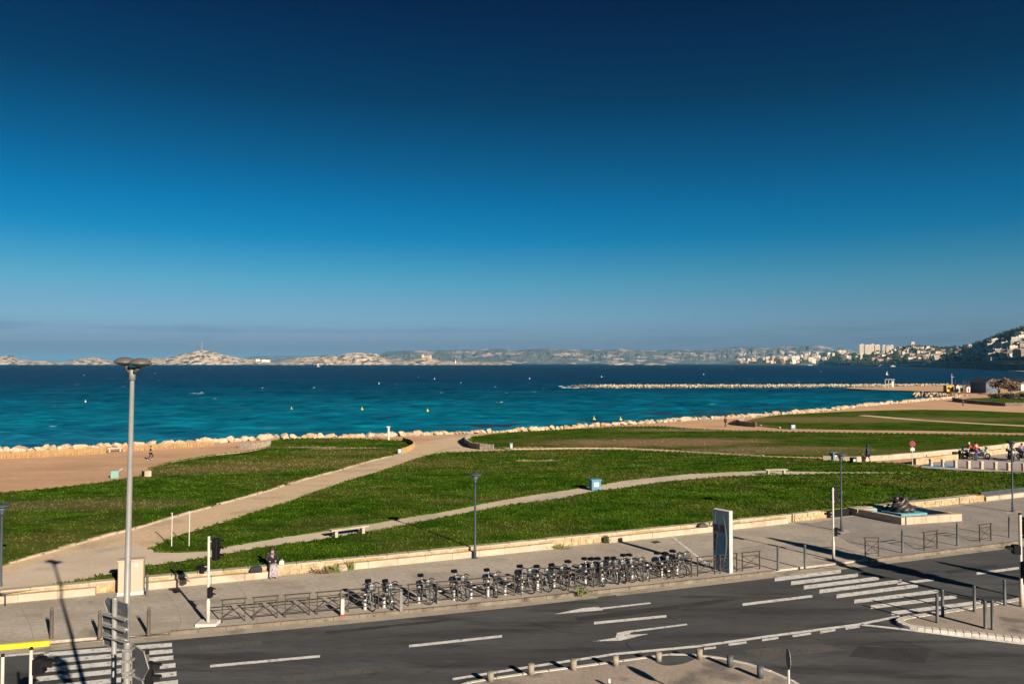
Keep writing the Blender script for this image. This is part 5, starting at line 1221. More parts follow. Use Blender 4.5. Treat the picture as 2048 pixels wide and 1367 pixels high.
# round sign seen edge-on
b = Vector(((1571 - CX) / F_PX * 20.8, 20.8, .12)); t = thing('round_sign', 'round road sign seen almost edge-on at the bottom', 'sign', b, -.12); zc = at_depth(1569, 1317, 20.8).z - .12
MB().tube([(0, 0, 0), (0, 0, zc - .2)], .035, 8).build('pole', M['pole_white'], t)
MB().tube([(0, .245 * math.cos(a * math.pi / 12), zc + .255 * math.sin(a * math.pi / 12)) for a in range(24)], .012, 5, True).build('rim', M['galv'], t)
MB().rings([[(x, .24 * math.cos(a * math.pi / 12), zc + .25 * math.sin(a * math.pi / 12)) for a in range(24)] for x in (-.012, .006)]).build('disc', M['pole_dark'], t)
MB().rings([[(x, .19 * math.cos(a * math.pi / 12), zc + .2 * math.sin(a * math.pi / 12)) for a in range(24)] for x in (.006, .012)]).build('disc_back', M['signback'], t)
b = at(1218, 1372, .12); t = thing('slim_post', 'top of a slim blue and white post at the bottom edge', 'post', b); hz = px_h(b, 1356)
MB().lathe([(.05, 0), (.05, hz - .12)], 10).build('shaft', M['bollard_blue'], t); MB().lathe([(.052, hz - .12), (.052, hz - .02), (.03, hz)], 10).build('band', M['white'], t)
# bollards
def bollard(name, label, p, h, r_, m, ring=False, group=None, band=None):
    t = thing(name, label, 'bollard', p, group=group)
    MB().lathe([(r_ * 1.15, 0), (r_ * 1.15, .04), (r_, .05), (r_ * .95, h - .06), (r_ * 1.02, h - .05), (r_ * .9, h - .01), (r_ * .5, h)], 12).build('shaft', M[m], t, True)
    if ring:
        MB().tube([(.05 * math.cos(a * math.pi / 6), 0, h + .055 + .05 * math.sin(a * math.pi / 6)) for a in range(12)], .014, 6, True).build('ring', M[m], t, True)
    if band: MB().lathe([(r_ * .99, h - .2), (r_ * .99, h - .12)], 12).build('band', M[band], t)
    return t
for i, (u, v, vt) in enumerate(((102.7, 1275.5, 1220), (199, 1275, 1226), (297, 1269, 1219))):
    p = pav(u, v); bollard('bollard', f'brown bollard with a ring top beside the left crossing, {ORD[i]} from the left', p, px_h(p, vt), .065, 'bollard', True, 'ring-topped bollards at the left crossing')
p = pav(294, 1190.5); bollard('bollard', 'plain grey bollard right of the beige cabinet', p, px_h(p, 1147), .055, 'bollard_blue')
for i, (u, v, vt) in enumerate(((1556, 1139.5, 1092), (1610, 1136.5, 1088), (1805, 1105, 1060), (1915, 1090.5, 1046), (2019, 1074, 1033))):
    p = pav(u, v); bollard('bollard', f'slim dark bollard along the far kerb, {ORD[i]} from the left on the right side', p, px_h(p, vt), .06, 'bollard_blue', i > 1, 'slim bollards along the far kerb')
for i, (u, v, vt) in enumerate(((1874.5, 1244, 1187), (1885.5, 1231, 1178), (1949, 1222, 1170), (1970.5, 1256, 1200), (1985, 1258, 1199), (2009.5, 1209, 1158))):
    p = at(u, v, .125); bollard('bollard', f'blue-grey bollard on the right traffic island, {ORD[i]} from the left', p, px_h(p, vt), .06, 'bollard_blue', False, 'bollards on the right traffic island')
# yellow painted kerb, cabinet, hand rail
a_, b_ = pav(235, 1191), pav(286, 1187); d = b_ - a_; t = thing('electric_cabinet', 'beige electric cabinet standing in front of the low wall', 'cabinet', a_, math.atan2(d.y, d.x)); W = d.length; hh = px_h(a_, 1122)
MB().bevel_box((W / 2, .22, hh / 2), (W, .44, hh), .015).build('body', M['cabinet'], t); MB().bevel_box((W / 2, .20, hh + .02), (W + .06, .52, .05), .01).build('roof', M['cabinet'], t); MB().box((W / 2, .2, .07), (W + .04, .5, .14)).build('plinth', M['kerb_white'], t)
for x in (W * .26, W * .74): MB().bevel_box((x, -.008, hh * .54), (W * .46, .016, hh * .82), .004).build('door', M['cabinet'], t)
MB().box((W * .72, -.018, hh * .86), (.16, .006, .14)).build('sticker', M['white'], t)
t = thing('hand_rail', 'dark bent hand rail at the left edge by the wall', 'rail', pav(-14, 1211))
MB().tube([(-.8, .1, 0), (-.8, .1, .35), (.0, 0, .52), (.45, 0, .5), (.5, 0, .42), (.5, 0, 0)], .03, 8).build('rail', M['pole_dark'], t, True)
# crossed barriers
def barrier_proto(w, h, label, group):
    t = thing('barrier', label, 'barrier', group=group)
    for x in (0, w): MB().box((x, 0, h / 2), (.045, .045, h)).build('post', M['rust'], t)
    MB().box((w / 2, 0, h + .02), (w + .16, .06, .035)).build('top_rail', M['rust'], t); MB().box((w / 2, 0, h * .82), (w, .03, .03)).build('upper_rail', M['rust'], t); MB().box((w / 2, 0, .17), (w, .03, .03)).build('lower_rail', M['rust'], t)
    for s in (0, 1):
        MB().tube([(w * s, .006 * (1 - 2 * s), .18), (w * (1 - s), .006 * (1 - 2 * s), h * .81)], .016, 5).build('brace', M['rust'], t)
    return t
BL = offset(KERB, 0.55); BL = [Vector((q.x, q.y, PAV)) for q in BL]
bp = barrier_proto(1.02, .86, 'x', 'crossed steel barriers along the kerb'); used_b = []
us = [449, 512, 574, 638, 699, 759, 818, 875, 932, 987, 1042, 1097, 1149, 1198, 1249, 1296, 1344, 1392, 1437, 1481]
ue = [494, 558, 622, 683, 744, 802, 861, 916, 973, 1028, 1082, 1136, 1186, 1235, 1284, 1332, 1380, 1426, 1470, 1515]
us = [421] + us[1:]; us[0] = 449
p0 = on_line(BL, 449); p1 = on_line(BL, 494); st = on_line(BL, 431)
for i, (a, b) in enumerate(zip(us, ue)):
    A_, B_ = on_line(BL, a), on_line(BL, b); d = B_ - A_
    place(bp, used_b, f'rusty crossed barrier along the kerb, {ORD[i]} from the left', A_, math.atan2(d.y, d.x), (d.length / 1.02, 1, 1))
bs = barrier_proto(.75, .95, 'x', 'short crossed barriers before the fountain'); used_s = []
for i, (a, va, b, vb, lean) in enumerate(((1730.5, 1112, 1757, 1112, 0), (1848.5, 1100, 1874.5, 1096.5, 0), (1959.5, 1083.5, 1982, 1080.5, 0))):
    A_, B_ = pav(a, va), pav(b, vb); d = B_ - A_
    place(bs, used_s, f'short rusty crossed barrier in front of the fountain paving, {ORD[i]} from the left', A_, math.atan2(d.y, d.x), (d.length / .75, 1, 1))
p = pav(685, 1231); t = thing('marker_post', 'white marker post with a red foot left of the bicycles', 'post', p); hh = px_h(p, 1197)
MB().bevel_box((0, 0, hh * .56), (.14, .1, hh * .88), .02).build('shaft', M['white'], t); MB().box((0, 0, hh * .06), (.17, .13, hh * .12)).build('foot', M['red'], t)
p = pav(802, 1222); t = thing('terminal_post', 'flat grey post between the third and fourth bicycle docks', 'post', p); hh = px_h(p, 1177)
MB().bevel_box((0, 0, hh / 2), (.11, .06, hh), .015).build('shaft', M['galv'], t); MB().box((0, 0, hh - .06), (.15, .09, .06)).build('cap', M['bollard'], t)
# bicycle docks
DOCKS = [(730, 1218), (768, 1214), (838, 1205), (873, 1203.5), (908, 1199), (942, 1195.5), (976, 1191), (1010, 1188.5), (1043, 1184), (1075, 1179), (1108, 1176), (1139, 1173), (1171, 1169), (1203, 1165), (1233, 1162), (1264, 1158.5), (1294, 1156), (1323, 1153), (1354, 1148)]
KDIR = (on_line(KERB, 1300) - on_line(KERB, 700)).normalized(); KN = Vector((-KDIR.y, KDIR.x, 0))
dk = thing('bicycle_dock', 'x', 'bicycle dock', group='bicycle docking posts'); used_d = []
MB().lathe([(.085, 0), (.085, .02), (.07, .03), (.07, .58), (.076, .6), (.076, .64), (.055, .69), (.02, .71)], 12).build('post', M['dock'], dk, True)
MB().bevel_box((0, -.075, .52), (.09, .05, .16), .01).build('lock', M['black'], dk); MB().lathe([(.0715, .30), (.0715, .36)], 12).build('band', M['bike_blue'], dk)
MB().box((.14, 0, .46), (.2, .04, .05)).build('clamp', M['dock'], dk)
for i, (u, v) in enumerate(DOCKS): place(dk, used_d, f'grey bicycle docking post, {ORD[i]} from the left', pav(u, v), math.atan2(KDIR.y, KDIR.x))
# hire bicycle: local +x is forward
def wheel(parent, x, turn=0.0, name='wheel'):
    R_ = .33; c = Vector((x, 0, R_)); ca, sa = math.cos(turn), math.sin(turn)
    def P_(r_, a): return c + Vector((r_ * math.cos(a) * ca, r_ * math.cos(a) * sa, r_ * math.sin(a)))
    w = MB().tube([P_(R_ - .045, k * math.pi / 10) for k in range(20)], .014, 5, True)
    for k in range(10): w.tube([P_(.03, k * math.pi / 5), P_(R_ - .05, k * math.pi / 5 + .2)], .0035, 3)
    w.tube([c + Vector((-sa * -.05, ca * -.05, 0)), c + Vector((-sa * .05, ca * .05, 0))], .035, 8)
    w = w.build(name, M['bike_grey'], parent); MB().tube([P_(R_ - .02, k * math.pi / 10) for k in range(20)], .021, 6, True).build('tyre', M['rubber'], w)
    return w
def make_bike(turn, lean, saddle):
    bk = thing('hire_bicycle', 'x', 'bicycle', group='hire bicycles in the docking row')
    wheel(bk, -.54); wheel(bk, .56, turn)
    fr = MB().tube([(-.12, 0, .28), (-.18, 0, .55), (-.27, 0, .82)], [.034, .032, .026], 8).tube([(-.12, 0, .30), (.12, 0, .36), (.34, 0, .58), (.42, 0, .84)], [.045, .05, .045, .035], 8)
    for sy in (-.055, .055): fr.tube([(-.12, sy, .28), (-.54, sy, .33)], .013, 5).tube([(-.22, sy * .6, .66), (-.54, sy, .33)], .012, 5)
    fr.build('frame', M['bike_grey'], bk, True)
    fk = MB()
    for sy in (-.05, .05): fk.tube([(.56, sy, .33), (.48, sy, .60), (.43, sy * .5, .72)], .016, 6)
    fk.tube([(.43, 0, .7), (.39, 0, .98)], .022, 6).build('fork', M['bike_grey'], bk, True)
    MB().tube([(.34, -.30, .99), (.37, -.2, 1.05), (.40, -.06, 1.0), (.40, .06, 1.0), (.37, .2, 1.05), (.34, .30, .99)], .022, 6).tube([(.30, -.31, .98), (.40, -.31, 1.0)], .024, 6).tube([(.30, .31, .98), (.40, .31, 1.0)], .024, 6).build('handlebar', M['black'], bk)
    MB().rings([[(-.52, y, z) for y, z in ((-.12, .91), (.12, .91), (.11, 1.01), (-.11, 1.01))], [(-.38, y, z) for y, z in ((-.13, .91), (.13, .91), (.11, 1.02), (-.11, 1.02))], [(-.18, y, z) for y, z in ((-.045, .94), (.045, .94), (.035, 1.0), (-.035, 1.0))]]).build('saddle', M['black'], bk)
    MB().tube([(-.20, 0, .66), (-.33, 0, .95)], .028, 6).build('seat_post', M['bike_grey'], bk)
    m_ = MB()
    for sy in (-1, 1):
        pts = [(-.54 + .39 * math.cos(a), sy * .06, .35 + .39 * math.sin(a)) for a in [R(20 + 15 * k) for k in range(10)]]; inn = [(-.54 + .16 * math.cos(a), sy * .05, .33 + .16 * math.sin(a)) for a in [R(20 + 15 * k) for k in range(10)]]
        m_.add(pts + inn, [(k, k + 1, 11 + k, 10 + k) for k in range(9)])
    pts = [(-.54 + .392 * math.cos(a), sy, .35 + .392 * math.sin(a)) for a in [R(20 + 15 * k) for k in range(10)] for sy in (-.06, .06)]
    m_.add(pts, [(2 * k, 2 * k + 1, 2 * k + 3, 2 * k + 2) for k in range(9)]); m_.build('mudguard', M['bike_blue'], bk)
    bsk = MB()
    for z, wv in ((.80, .11), (.90, .13), (1.0, .15)): bsk.tube([(.50 - .0, -wv, z), (.50 + .22, -wv, z), (.50 + .22, wv, z), (.50, wv, z)], .007, 4, True)
    for k in range(5):
        for x in (.5, .72): bsk.tube([(x, -.11 + .055 * k, .80), (x, -.15 + .075 * k, 1.0)], .005, 3)
        for sy in (-1, 1): bsk.tube([(.5 + .055 * k, sy * .11, .80), (.5 + .055 * k, sy * .15, 1.0)], .005, 3)
    bsk.box((.61, 0, .80), (.22, .22, .01)).build('basket', M['pole_dark'], bk)
    MB().bevel_box((.46, 0, .9), (.06, .16, .2), .01).build('front_shield', M['dock'], bk)
    MB().sph((.50, 0, 1.0), (.035, .03, .03), 8, 5).build('lamp', M['white'], bk)
    MB().tube([(-.12, -.1, .28), (-.12, .1, .28)], .02, 6).tube([(-.12, .1, .28), (.02, .1, .19)], .012, 5).tube([(-.12, -.1, .28), (-.26, -.1, .37)], .012, 5).box((.04, .15, .19), (.09, .1, .02)).box((-.28, -.15, .37), (.09, .1, .02)).build('crank', M['black'], bk)
    sd = [o for o in bk.children if o.name.startswith(('saddle', 'seat_post'))]
    for o in sd: o.location.z = saddle
    bk.rotation_euler.x = lean
    return bk
bike_protos = [(make_bike(.35, 0.0, -.05), []), (make_bike(-.25, .04, .0), []), (make_bike(.7, -.03, .03), []), (make_bike(.05, .05, -.08), [])]
face = math.atan2(-KN.y, -KN.x)
bikes = [0, 1, 2, 4, 6, 8, 9, 10, 11, 12, 13, 14, 15, 17, 18]
bike_px = sorted([DOCKS[k] for k in bikes] + [(1187, 1167.5), (1218, 1164), (1248, 1160.5), (1338, 1151)])
for i, k in enumerate(bike_px):
    p = pav(*k) + KDIR * .22 + KN * random.uniform(.1, .3)
    place(*bike_protos[(i * 7 + i // 3) % 4], f'grey hire bicycle with dark blue rear guard, {ORD[i]} from the left in the dock row', p, face + random.uniform(-.2, .2) + .12, random.uniform(.98, 1.06))
# information totem
a_, b_ = pav(1460, 1146), pav(1427.5, 1135.5); d = Vector((-.62, .785, 0)).normalized(); W = .97; nn = Vector((d.y, -d.x, 0)); hh = px_h(a_, 1022)
t = thing('information_totem', 'tall blue and white information totem with curved white lines', 'totem', a_, math.atan2(d.y, d.x))   # local x along the face, -y outward
loc_n = -1 if (Matrix.Rotation(math.atan2(d.y, d.x), 3, 'Z') @ Vector((0, -1, 0))).dot(Vector((-1, -.3, 0))) > 0 else 1
sy = loc_n; th = .25
MB().bevel_box((W / 2, -sy * th / 2, hh / 2), (W, th, hh), .02).build('body', M['white'], t)
face_p = MB().box((W / 2, sy * .012, hh * .5), (W * .95, .02, hh * .985)).build('front_panel', M['totem_blue'], t)
MB().box((W / 2, -sy * (th + .012), hh * .5), (W * .95, .02, hh * .985)).build('back_panel', M['totem_blue'], t)
def arc(x0, bulge, z0, z1, w0, m='white', y=.026, nm='curved_line'):
    L1_, L2_ = [], []
    for k in range(17):
        f = k / 16; z = z0 + (z1 - z0) * f; x = x0 - bulge * math.sin(math.pi * f); w = w0 * math.sin(math.pi * f) ** .7 + .004
        L1_.append((x - w, z)); L2_.append((x + w, z))
    m_ = MB(); m_.add([(x, sy * y, z) for x, z in L1_ + L2_], [(k, k + 1, 18 + k, 17 + k) for k in range(16)]).add([(x, sy * (y - .01), z) for x, z in L1_ + L2_], [(k + 1, k, 17 + k, 18 + k) for k in range(16)])
    m_.build(nm, M[m], t)
arc(.36, .20, hh * .10, hh * .93, .045); arc(W * .80, -.06, hh * .55, hh * .97, .022); arc(W * .62, .05, hh * .02, hh * .26, .03)
for (x, z, w, h_) in ((W * .84, hh * .56, .2, .36), (W * .86, hh * .44, .17, .3), (W * .86, hh * .36, .12, .14)):
    MB().box((x, sy * .027, z), (w, .012, h_)).build('map_field', M['signback'], face_p); MB().box((x, sy * .037, z), (w * .6, .006, h_ * .6)).build('map_print', M['totem_dark'], face_p)
for x in (W * .8, W * .4): MB().box((x, sy * .026, hh * .70), (.26, .01, .34)).build('dark_field', M['totem_dark'], face_p)
for y_ in (-.05, -.18): MB().box((-.008, sy * y_ , hh * .5), (.012, .03, hh * .99)).build('edge_strip', M['pole_white'], t)
# fountain: basin of stone slabs, water, plinth and bronze
ZT = .58
Lc, Fc, Rc = at(1707, 1016, ZT), at(1803, 1034.5, ZT), at(1924, 1027, ZT); Bc = Lc + Rc - Fc
ft = thing('fountain', 'low square stone fountain basin with a dark bronze in turquoise water', 'fountain', (Fc.x, Fc.y, PAV))
O = Vector((Fc.x, Fc.y, PAV)); C4 = [Vector((q.x, q.y, 0)) - Vector((Fc.x, Fc.y, 0)) for q in (Lc, Fc, Rc, Bc)]; cen = sum(C4, Vector()) / 4
for i in range(4):
    A_, B_ = C4[i], C4[(i + 1) % 4]; nrm = Vector((-(B_ - A_).y, (B_ - A_).x, 0)).normalized()
    if nrm.dot(cen - A_) < 0: nrm = -nrm
    tt = (B_ - A_).normalized(); n_ = 5; h0 = .45
    for k in range(n_):
        p_, q_ = A_.lerp(B_, k / n_) + tt * .008 + (tt * .36 if k == 0 else Vector()), A_.lerp(B_, (k + 1) / n_) - tt * .008
        jj = random.uniform(-.006, .006)
        MB().hexa([p_, q_, q_ + nrm * .36, p_ + nrm * .36], [x + Vector((0, 0, h0 + jj)) for x in (p_, q_, q_ + nrm * .36, p_ + nrm * .36)]).build('rim_stone', M['limestone'], ft)
    MB().hexa([x + Vector((0, 0, .02)) for x in (A_ + nrm * .37 + tt * .4, B_ + nrm * .37 - tt * .4, B_ + nrm * .39 - tt * .4, A_ + nrm * .39 + tt * .4)], [x + Vector((0, 0, .40)) for x in (A_ + nrm * .37 + tt * .4, B_ + nrm * .37 - tt * .4, B_ + nrm * .39 - tt * .4, A_ + nrm * .39 + tt * .4)]).build('basin_lining', M['basin_blue'], ft)
sh = [cen + (c - cen) * .93 for c in C4]
MB().add([q + Vector((0, 0, .16)) for q in sh], [(0, 1, 2, 3)]).build('water', M['pool'], ft)
ua, ub = (C4[2] - C4[1]).normalized(), (C4[0] - C4[1]).normalized()
pc = at(1812, 1024, PAV + .35); pc = Vector((pc.x, pc.y, 0)) - Vector((Fc.x, Fc.y, 0)); q0 = pc - ua * .9 - ub * .5
MB().hexa([q0, q0 + ua * 2.0, q0 + ua * 2.0 + ub * 1.5, q0 + ub * 1.5], [x + Vector((0, 0, .36)) for x in (q0, q0 + ua * 2.0, q0 + ua * 2.0 + ub * 1.5, q0 + ub * 1.5)]).build('plinth', M['basin_blue'], ft)
sc_base = O + pc + ub * .35 + ua * -.1 + Vector((0, 0, .36))
bz = thing('bronze_sculpture', 'dark twisted bronze sculpture on the fountain plinth', 'sculpture', sc_base, .3); bz.scale = (1.45, 1.2, .80)
br = MB(); r3 = random.Random(4)
for k in range(9):
    a = k * .75; pts = []; rs = []
    for s_ in range(9):
        f = s_ / 8; rr = .52 * (1 - .35 * f) + .14 * math.sin(5 * f + k)
        pts.append((rr * math.cos(a + 2.0 * f) * (.9 if k % 2 else .5), rr * math.sin(a + 2.0 * f) * .6, .05 + f * (1.15 if k % 3 else .85))); rs.append(.17 * (1 - .5 * f) * (1 + .3 * math.sin(9 * f + k)) + .02)
    br.tube(pts, rs, 7)
br.build('body', M['bronze'], bz, True)
for (x, y, z, dx, dz) in ((.5, 0, .8, .55, .35), (.1, .1, 1.1, -.2, .35), (-.3, 0, 1.0, -.3, .3), (.35, -.1, .5, .5, -.1)):
    MB().slab([(x, y, z), (x + dx, y, z + dz), (x + dx * .6, y + .05, z + dz - .3)], (0, .06, .02)).build('fin', M['bronze'], bz)


# ---- traffic islands at the bottom
def island(name, px, kw, z, m_top, m_kerb, label_k, step=.8):
    P = [at(u, v, z) for u, v in px]; P = smooth_line(P + [P[0]], 2)[:-1]
    if sum(P[i].x * P[(i + 1) % len(P)].y - P[(i + 1) % len(P)].x * P[i].y for i in range(len(P))) < 0: P.reverse()
    loop = P + [P[0]]
    inn = offset(loop, kw)[:-1]
    isl = struct(region(name, [(p.x, p.y) for p in inn], m_top, 2.0, lambda x, y: z))
    stone_row(isl, loop, kw - .004, 0.0, z + .012, step, .02, m_kerb, 'kerb_stone', .004, -400, 2600)
    return isl
low_isl = island('traffic_island', [(880, 1384), (905, 1366), (1024, 1347), (1167, 1328.5), (1292, 1311.5), (1335, 1305), (1396, 1306.5), (1470, 1317), (1536, 1336), (1592, 1360), (1640, 1392), (1700, 1460), (1500, 1560), (1000, 1520), (850, 1440)], .16, .12, M['island'], M['kerb_white'], '', .9)
def isl_patch(px, m, z, par): P = [at(u, v, z) for u, v in px]; return region('repair_patch', [(p.x, p.y) for p in smooth_line(P + [P[0]], 2)[:-1]], m, 50, lambda x, y: z, parent=par)
isl_patch([(1308, 1315), (1330, 1308), (1370, 1307), (1400, 1312), (1370, 1326), (1335, 1331), (1312, 1325)], M['asphalt'], .126, low_isl)
rt_isl = island('traffic_island', [(1791, 1239), (1797, 1233), (1830, 1228), (1959, 1208.5), (2048, 1192), (2300, 1150), (2400, 1320), (2160, 1291), (2048, 1278), (1923, 1264), (1830, 1255), (1800, 1247)], .30, .12, M['island'], M['kerb_white'], '', .26)
for i, (u, v, vt) in enumerate(((981, 1360, 1342), (1062, 1347, 1326), (1147, 1338, 1317), (1231, 1329.5, 1310), (1317, 1320.5, 1303), (1399, 1316.5, 1297), (1460, 1332.5, 1310), (1520.5, 1354, 1331))):
    p = at(u, v, .125); hh = px_h(p, vt); t = thing('squat_bollard', f'squat stone bollard on the lower island edge, {ORD[i]} from the left', 'bollard', p, group='squat bollards round the lower island')
    MB().lathe([(.105, 0), (.105, hh - .03)], 14).build('drum', M['bollard_stone'] if i < 6 else M['bollard_blue'], t, True); MB().lathe([(.112, hh - .03), (.112, hh - .01), (.09, hh)], 14).build('cap', M['bollard_stone'] if i < 6 else M['bollard_blue'], t, True)

# ================================================================== PEOPLE AND MOTORCYCLES
def skin_mesh(name, pts, edges, radii, m, parent, sub=1):
    me = bpy.data.meshes.new(name); me.from_pydata([tuple(p) for p in pts], edges, []); me.update(); me.materials.append(m)
    o = link(name, me, parent); md = o.modifiers.new('skin', 'SKIN'); md.use_smooth_shade = True
    for i, r_ in enumerate(radii):
        sv = me.skin_vertices[0].data[i]; r_ = r_ if isinstance(r_, tuple) else (r_, r_); sv.radius = r_; sv.use_root = (i == 0)
    ss = o.modifiers.new('sub', 'SUBSURF'); ss.levels = ss.render_levels = sub
    return o
def person(label, loc, rz, pose, top='darkcloth', legs='darkcloth', hair_m='hair', shoes='black', bare_legs=False, extra=None, scale=1.0):
    """local +x is where the person faces"""
    t = thing('person', label, 'person', loc, rz); t.scale = (scale,) * 3
    J = dict(pelvis=(0, 0, .95), waist=(.0, 0, 1.12), chest=(.01, 0, 1.34), neck=(.02, 0, 1.50), head=(.045, 0, 1.60), crown=(.03, 0, 1.70), shL=(0, .19, 1.43), shR=(0, -.19, 1.43), elL=(-.02, .25, 1.16), elR=(-.02, -.25, 1.16), haL=(.10, .24, .92), haR=(.10, -.24, .92),
             hiL=(0, .09, .92), hiR=(0, -.09, .92), knL=(.02, .10, .50), knR=(.02, -.10, .50), anL=(0, .10, .09), anR=(0, -.10, .09), toL=(.17, .11, .04), toR=(.17, -.11, .04))
    J.update(pose); J = {k: Vector(v) for k, v in J.items()}
    names = ['pelvis', 'waist', 'chest', 'neck', 'head', 'crown', 'shL', 'elL', 'haL', 'shR', 'elR', 'haR', 'hiL', 'knL', 'anL', 'toL', 'hiR', 'knR', 'anR', 'toR']
    rad = dict(pelvis=(.14, .11), waist=(.125, .10), chest=(.15, .11), neck=.052, head=.088, crown=.075, shL=.062, shR=.062, elL=.044, elR=.044, haL=.034, haR=.034, hiL=.085, hiR=.085, knL=.06, knR=.06, anL=.042, anR=.042, toL=.035, toR=.035)
    E = [('pelvis', 'waist'), ('waist', 'chest'), ('chest', 'neck'), ('neck', 'head'), ('head', 'crown'), ('chest', 'shL'), ('shL', 'elL'), ('elL', 'haL'), ('chest', 'shR'), ('shR', 'elR'), ('elR', 'haR'), ('pelvis', 'hiL'), ('hiL', 'knL'), ('knL', 'anL'), ('anL', 'toL'), ('pelvis', 'hiR'), ('hiR', 'knR'), ('knR', 'anR'), ('anR', 'toR')]
    def sub_(ns, grow, nm, m):
        ix = {k: i for i, k in enumerate(ns)}
        rr = [tuple(q + grow for q in (rad[k] if isinstance(rad[k], tuple) else (rad[k], rad[k]))) for k in ns]
        return skin_mesh(nm, [J[k] for k in ns], [(ix[a], ix[b]) for a, b in E if a in ix and b in ix], rr, M[m], t)
    sub_(names, 0, 'body', 'skin')
    sub_(['pelvis', 'waist', 'chest', 'shL', 'elL', 'shR', 'elR'], .022, 'jacket', top)
    for s in 'LR':
        skin_mesh('sleeve', [J['el' + s], J['el' + s].lerp(J['ha' + s], .8)], [(0, 1)], [.06, .047], M[top], t)
        if not bare_legs: pass
    sub_(['pelvis', 'hiL', 'knL', 'hiR', 'knR'] if bare_legs else ['pelvis', 'hiL', 'knL', 'anL', 'hiR', 'knR', 'anR'], .016, 'trousers', legs)
    for s in 'LR':
        skin_mesh('shoe', [J['an' + s] + Vector((-.04, 0, -.03)), J['to' + s]], [(0, 1)], [.052, .045], M[shoes], t)
    hd, cr = J['head'], J['crown']; dirn = (cr - hd).normalized()
    hc = hd.lerp(cr, .5) + Vector((-.02, 0, .015))
    MB().sph(hc, (.105, .098, .115), 12, 8).build('hair', M[hair_m], t, True)
    nose = hd + Vector((.10, 0, .0)); MB().sph(nose, (.025, .016, .028), 6, 4).build('nose', M['skin'], t, True)
    for sy_ in (-.035, .035): MB().sph(hd + Vector((.085, sy_, .035)), (.012, .014, .010), 6, 4).build('eye', M['black'], t)
    return t
CAMDIR = lambda p: math.atan2(-p.y, -p.x)
# woman sitting on the wall: dark coat, pale printed long skirt
p = on_line(WALL, 549); p = Vector((p.x, p.y, PAV)) + WALL_N * .42
sit = dict(pelvis=(0, 0, .56), waist=(.03, 0, .74), chest=(.08, 0, .98), neck=(.12, 0, 1.13), head=(.155, 0, 1.22), crown=(.15, 0, 1.32), shL=(.08, .18, 1.06), shR=(.08, -.18, 1.06), elL=(.10, .25, .80), elR=(.10, -.25, .80), haL=(.36, .10, .72), haR=(.36, -.10, .72),
           hiL=(.05, .10, .55), hiR=(.05, -.10, .55), knL=(.50, .12, .56), knR=(.50, -.12, .56), anL=(.50, .11, .09), anR=(.50, -.11, .09), toL=(.66, .12, .04), toR=(.66, -.12, .04))
wm = person('seated person in a dark coat and pale printed skirt on the low wall', p, CAMDIR(p) + .12, sit, 'darkcloth', 'greycloth')
MB().rings([[(.02, y, z) for y, z in ((-.17, .50), (.17, .50), (.15, .67), (-.15, .67))], [(.48, y, z) for y, z in ((-.17, .42), (.17, .42), (.15, .64), (-.15, .64))], [(.62, y, z) for y, z in ((-.18, .30), (.18, .30), (.16, .60), (-.16, .60))], [(.66, y, z) for y, z in ((-.19, .10), (.19, .10), (.17, .40), (-.17, .40))], [(.60, y, z) for y, z in ((-.20, .07), (.20, .07), (.20, .16), (-.20, .16))]]).build('skirt', M['palecloth'], wm, True)
MB().tube([(.17, -.08, 1.08), (.20, 0, 1.04), (.17, .08, 1.08)], [.04, .05, .04], 7).build('scarf', M['greycloth'], wm, True)
MB().box((.38, 0, .74), (.06, .16, .11)).build('phone', M['black'], wm)
q = on_line(WALL, 568.5); q = Vector((q.x, q.y, PAV + WH)) + WALL_N * .45; t = thing('carrier_bag', 'small white carrier bag standing on the wall beside the seated person', 'bag', q, .2); t.scale = (.62, .62, .62)
MB().rings([[(x * .16, y * .10, .02) for x, y in ((-1, -1), (1, -1), (1, 1), (-1, 1))], [(x * .19, y * .13, .16) for x, y in ((-1, -1), (1, -1), (1, 1), (-1, 1))], [(x * .12, y * .04, .32) for x, y in ((-1, -1), (1, -1), (1, 1), (-1, 1))]]).build('bag', M['white'], t); MB().tube([(-.06, 0, .30), (-.03, 0, .44), (.05, 0, .44), (.06, 0, .30)], .012, 5).build('handle', M['white'], t)
q = on_line(WALL, 516); q = Vector((q.x, q.y, PAV + .30)) + WALL_N * .12; t = thing('backpack', 'black bag lying on the bench block left of the seated person', 'bag', q, .35)
MB().rings([[(x * .26, y * .13, .0) for x, y in ((-1, -1), (1, -1), (1, 1), (-1, 1))], [(x * .28, y * .15, .13) for x, y in ((-1, -1), (1, -1), (1, 1), (-1, 1))], [(x * .18, y * .1, .27) for x, y in ((-1, -1), (1, -1), (1, 1), (-1, 1))]]).build('bag', M['darkcloth'], t, False); MB().tube([(-.1, 0, .25), (0, 0, .36), (.1, 0, .25)], .014, 5).build('strap', M['darkcloth'], t)
# runner on the beach
walk_ = dict(hiL=(0, .09, .92), knL=(.24, .09, .56), anL=(.06, .09, .20), toL=(.20, .09, .12), knR=(-.06, -.09, .50), anR=(-.34, -.09, .14), toR=(-.22, -.09, .04), elL=(-.16, .24, 1.18), haL=(.06, .22, 1.10), elR=(.12, -.24, 1.18), haR=(.30, -.18, 1.25))
stroll = dict(knL=(.14, .09, .52), anL=(.20, .09, .10), toL=(.37, .09, .06), knR=(-.04, -.09, .50), anR=(-.24, -.09, .12), toR=(-.08, -.09, .04), haL=(-.06, .24, .90), haR=(.18, -.24, .94))
p = atg(301, 920); person('runner in black with a white belt on the brown beach', p, .25, walk_, 'darkcloth', 'darkcloth', 'hair', 'white', scale=.95)
r_ = [o for o in COL.objects if o.get('label', '').startswith('runner in black')][0]; MB().lathe([(.165, 1.02), (.165, 1.07)], 12).build('belt', M['white'], r_)
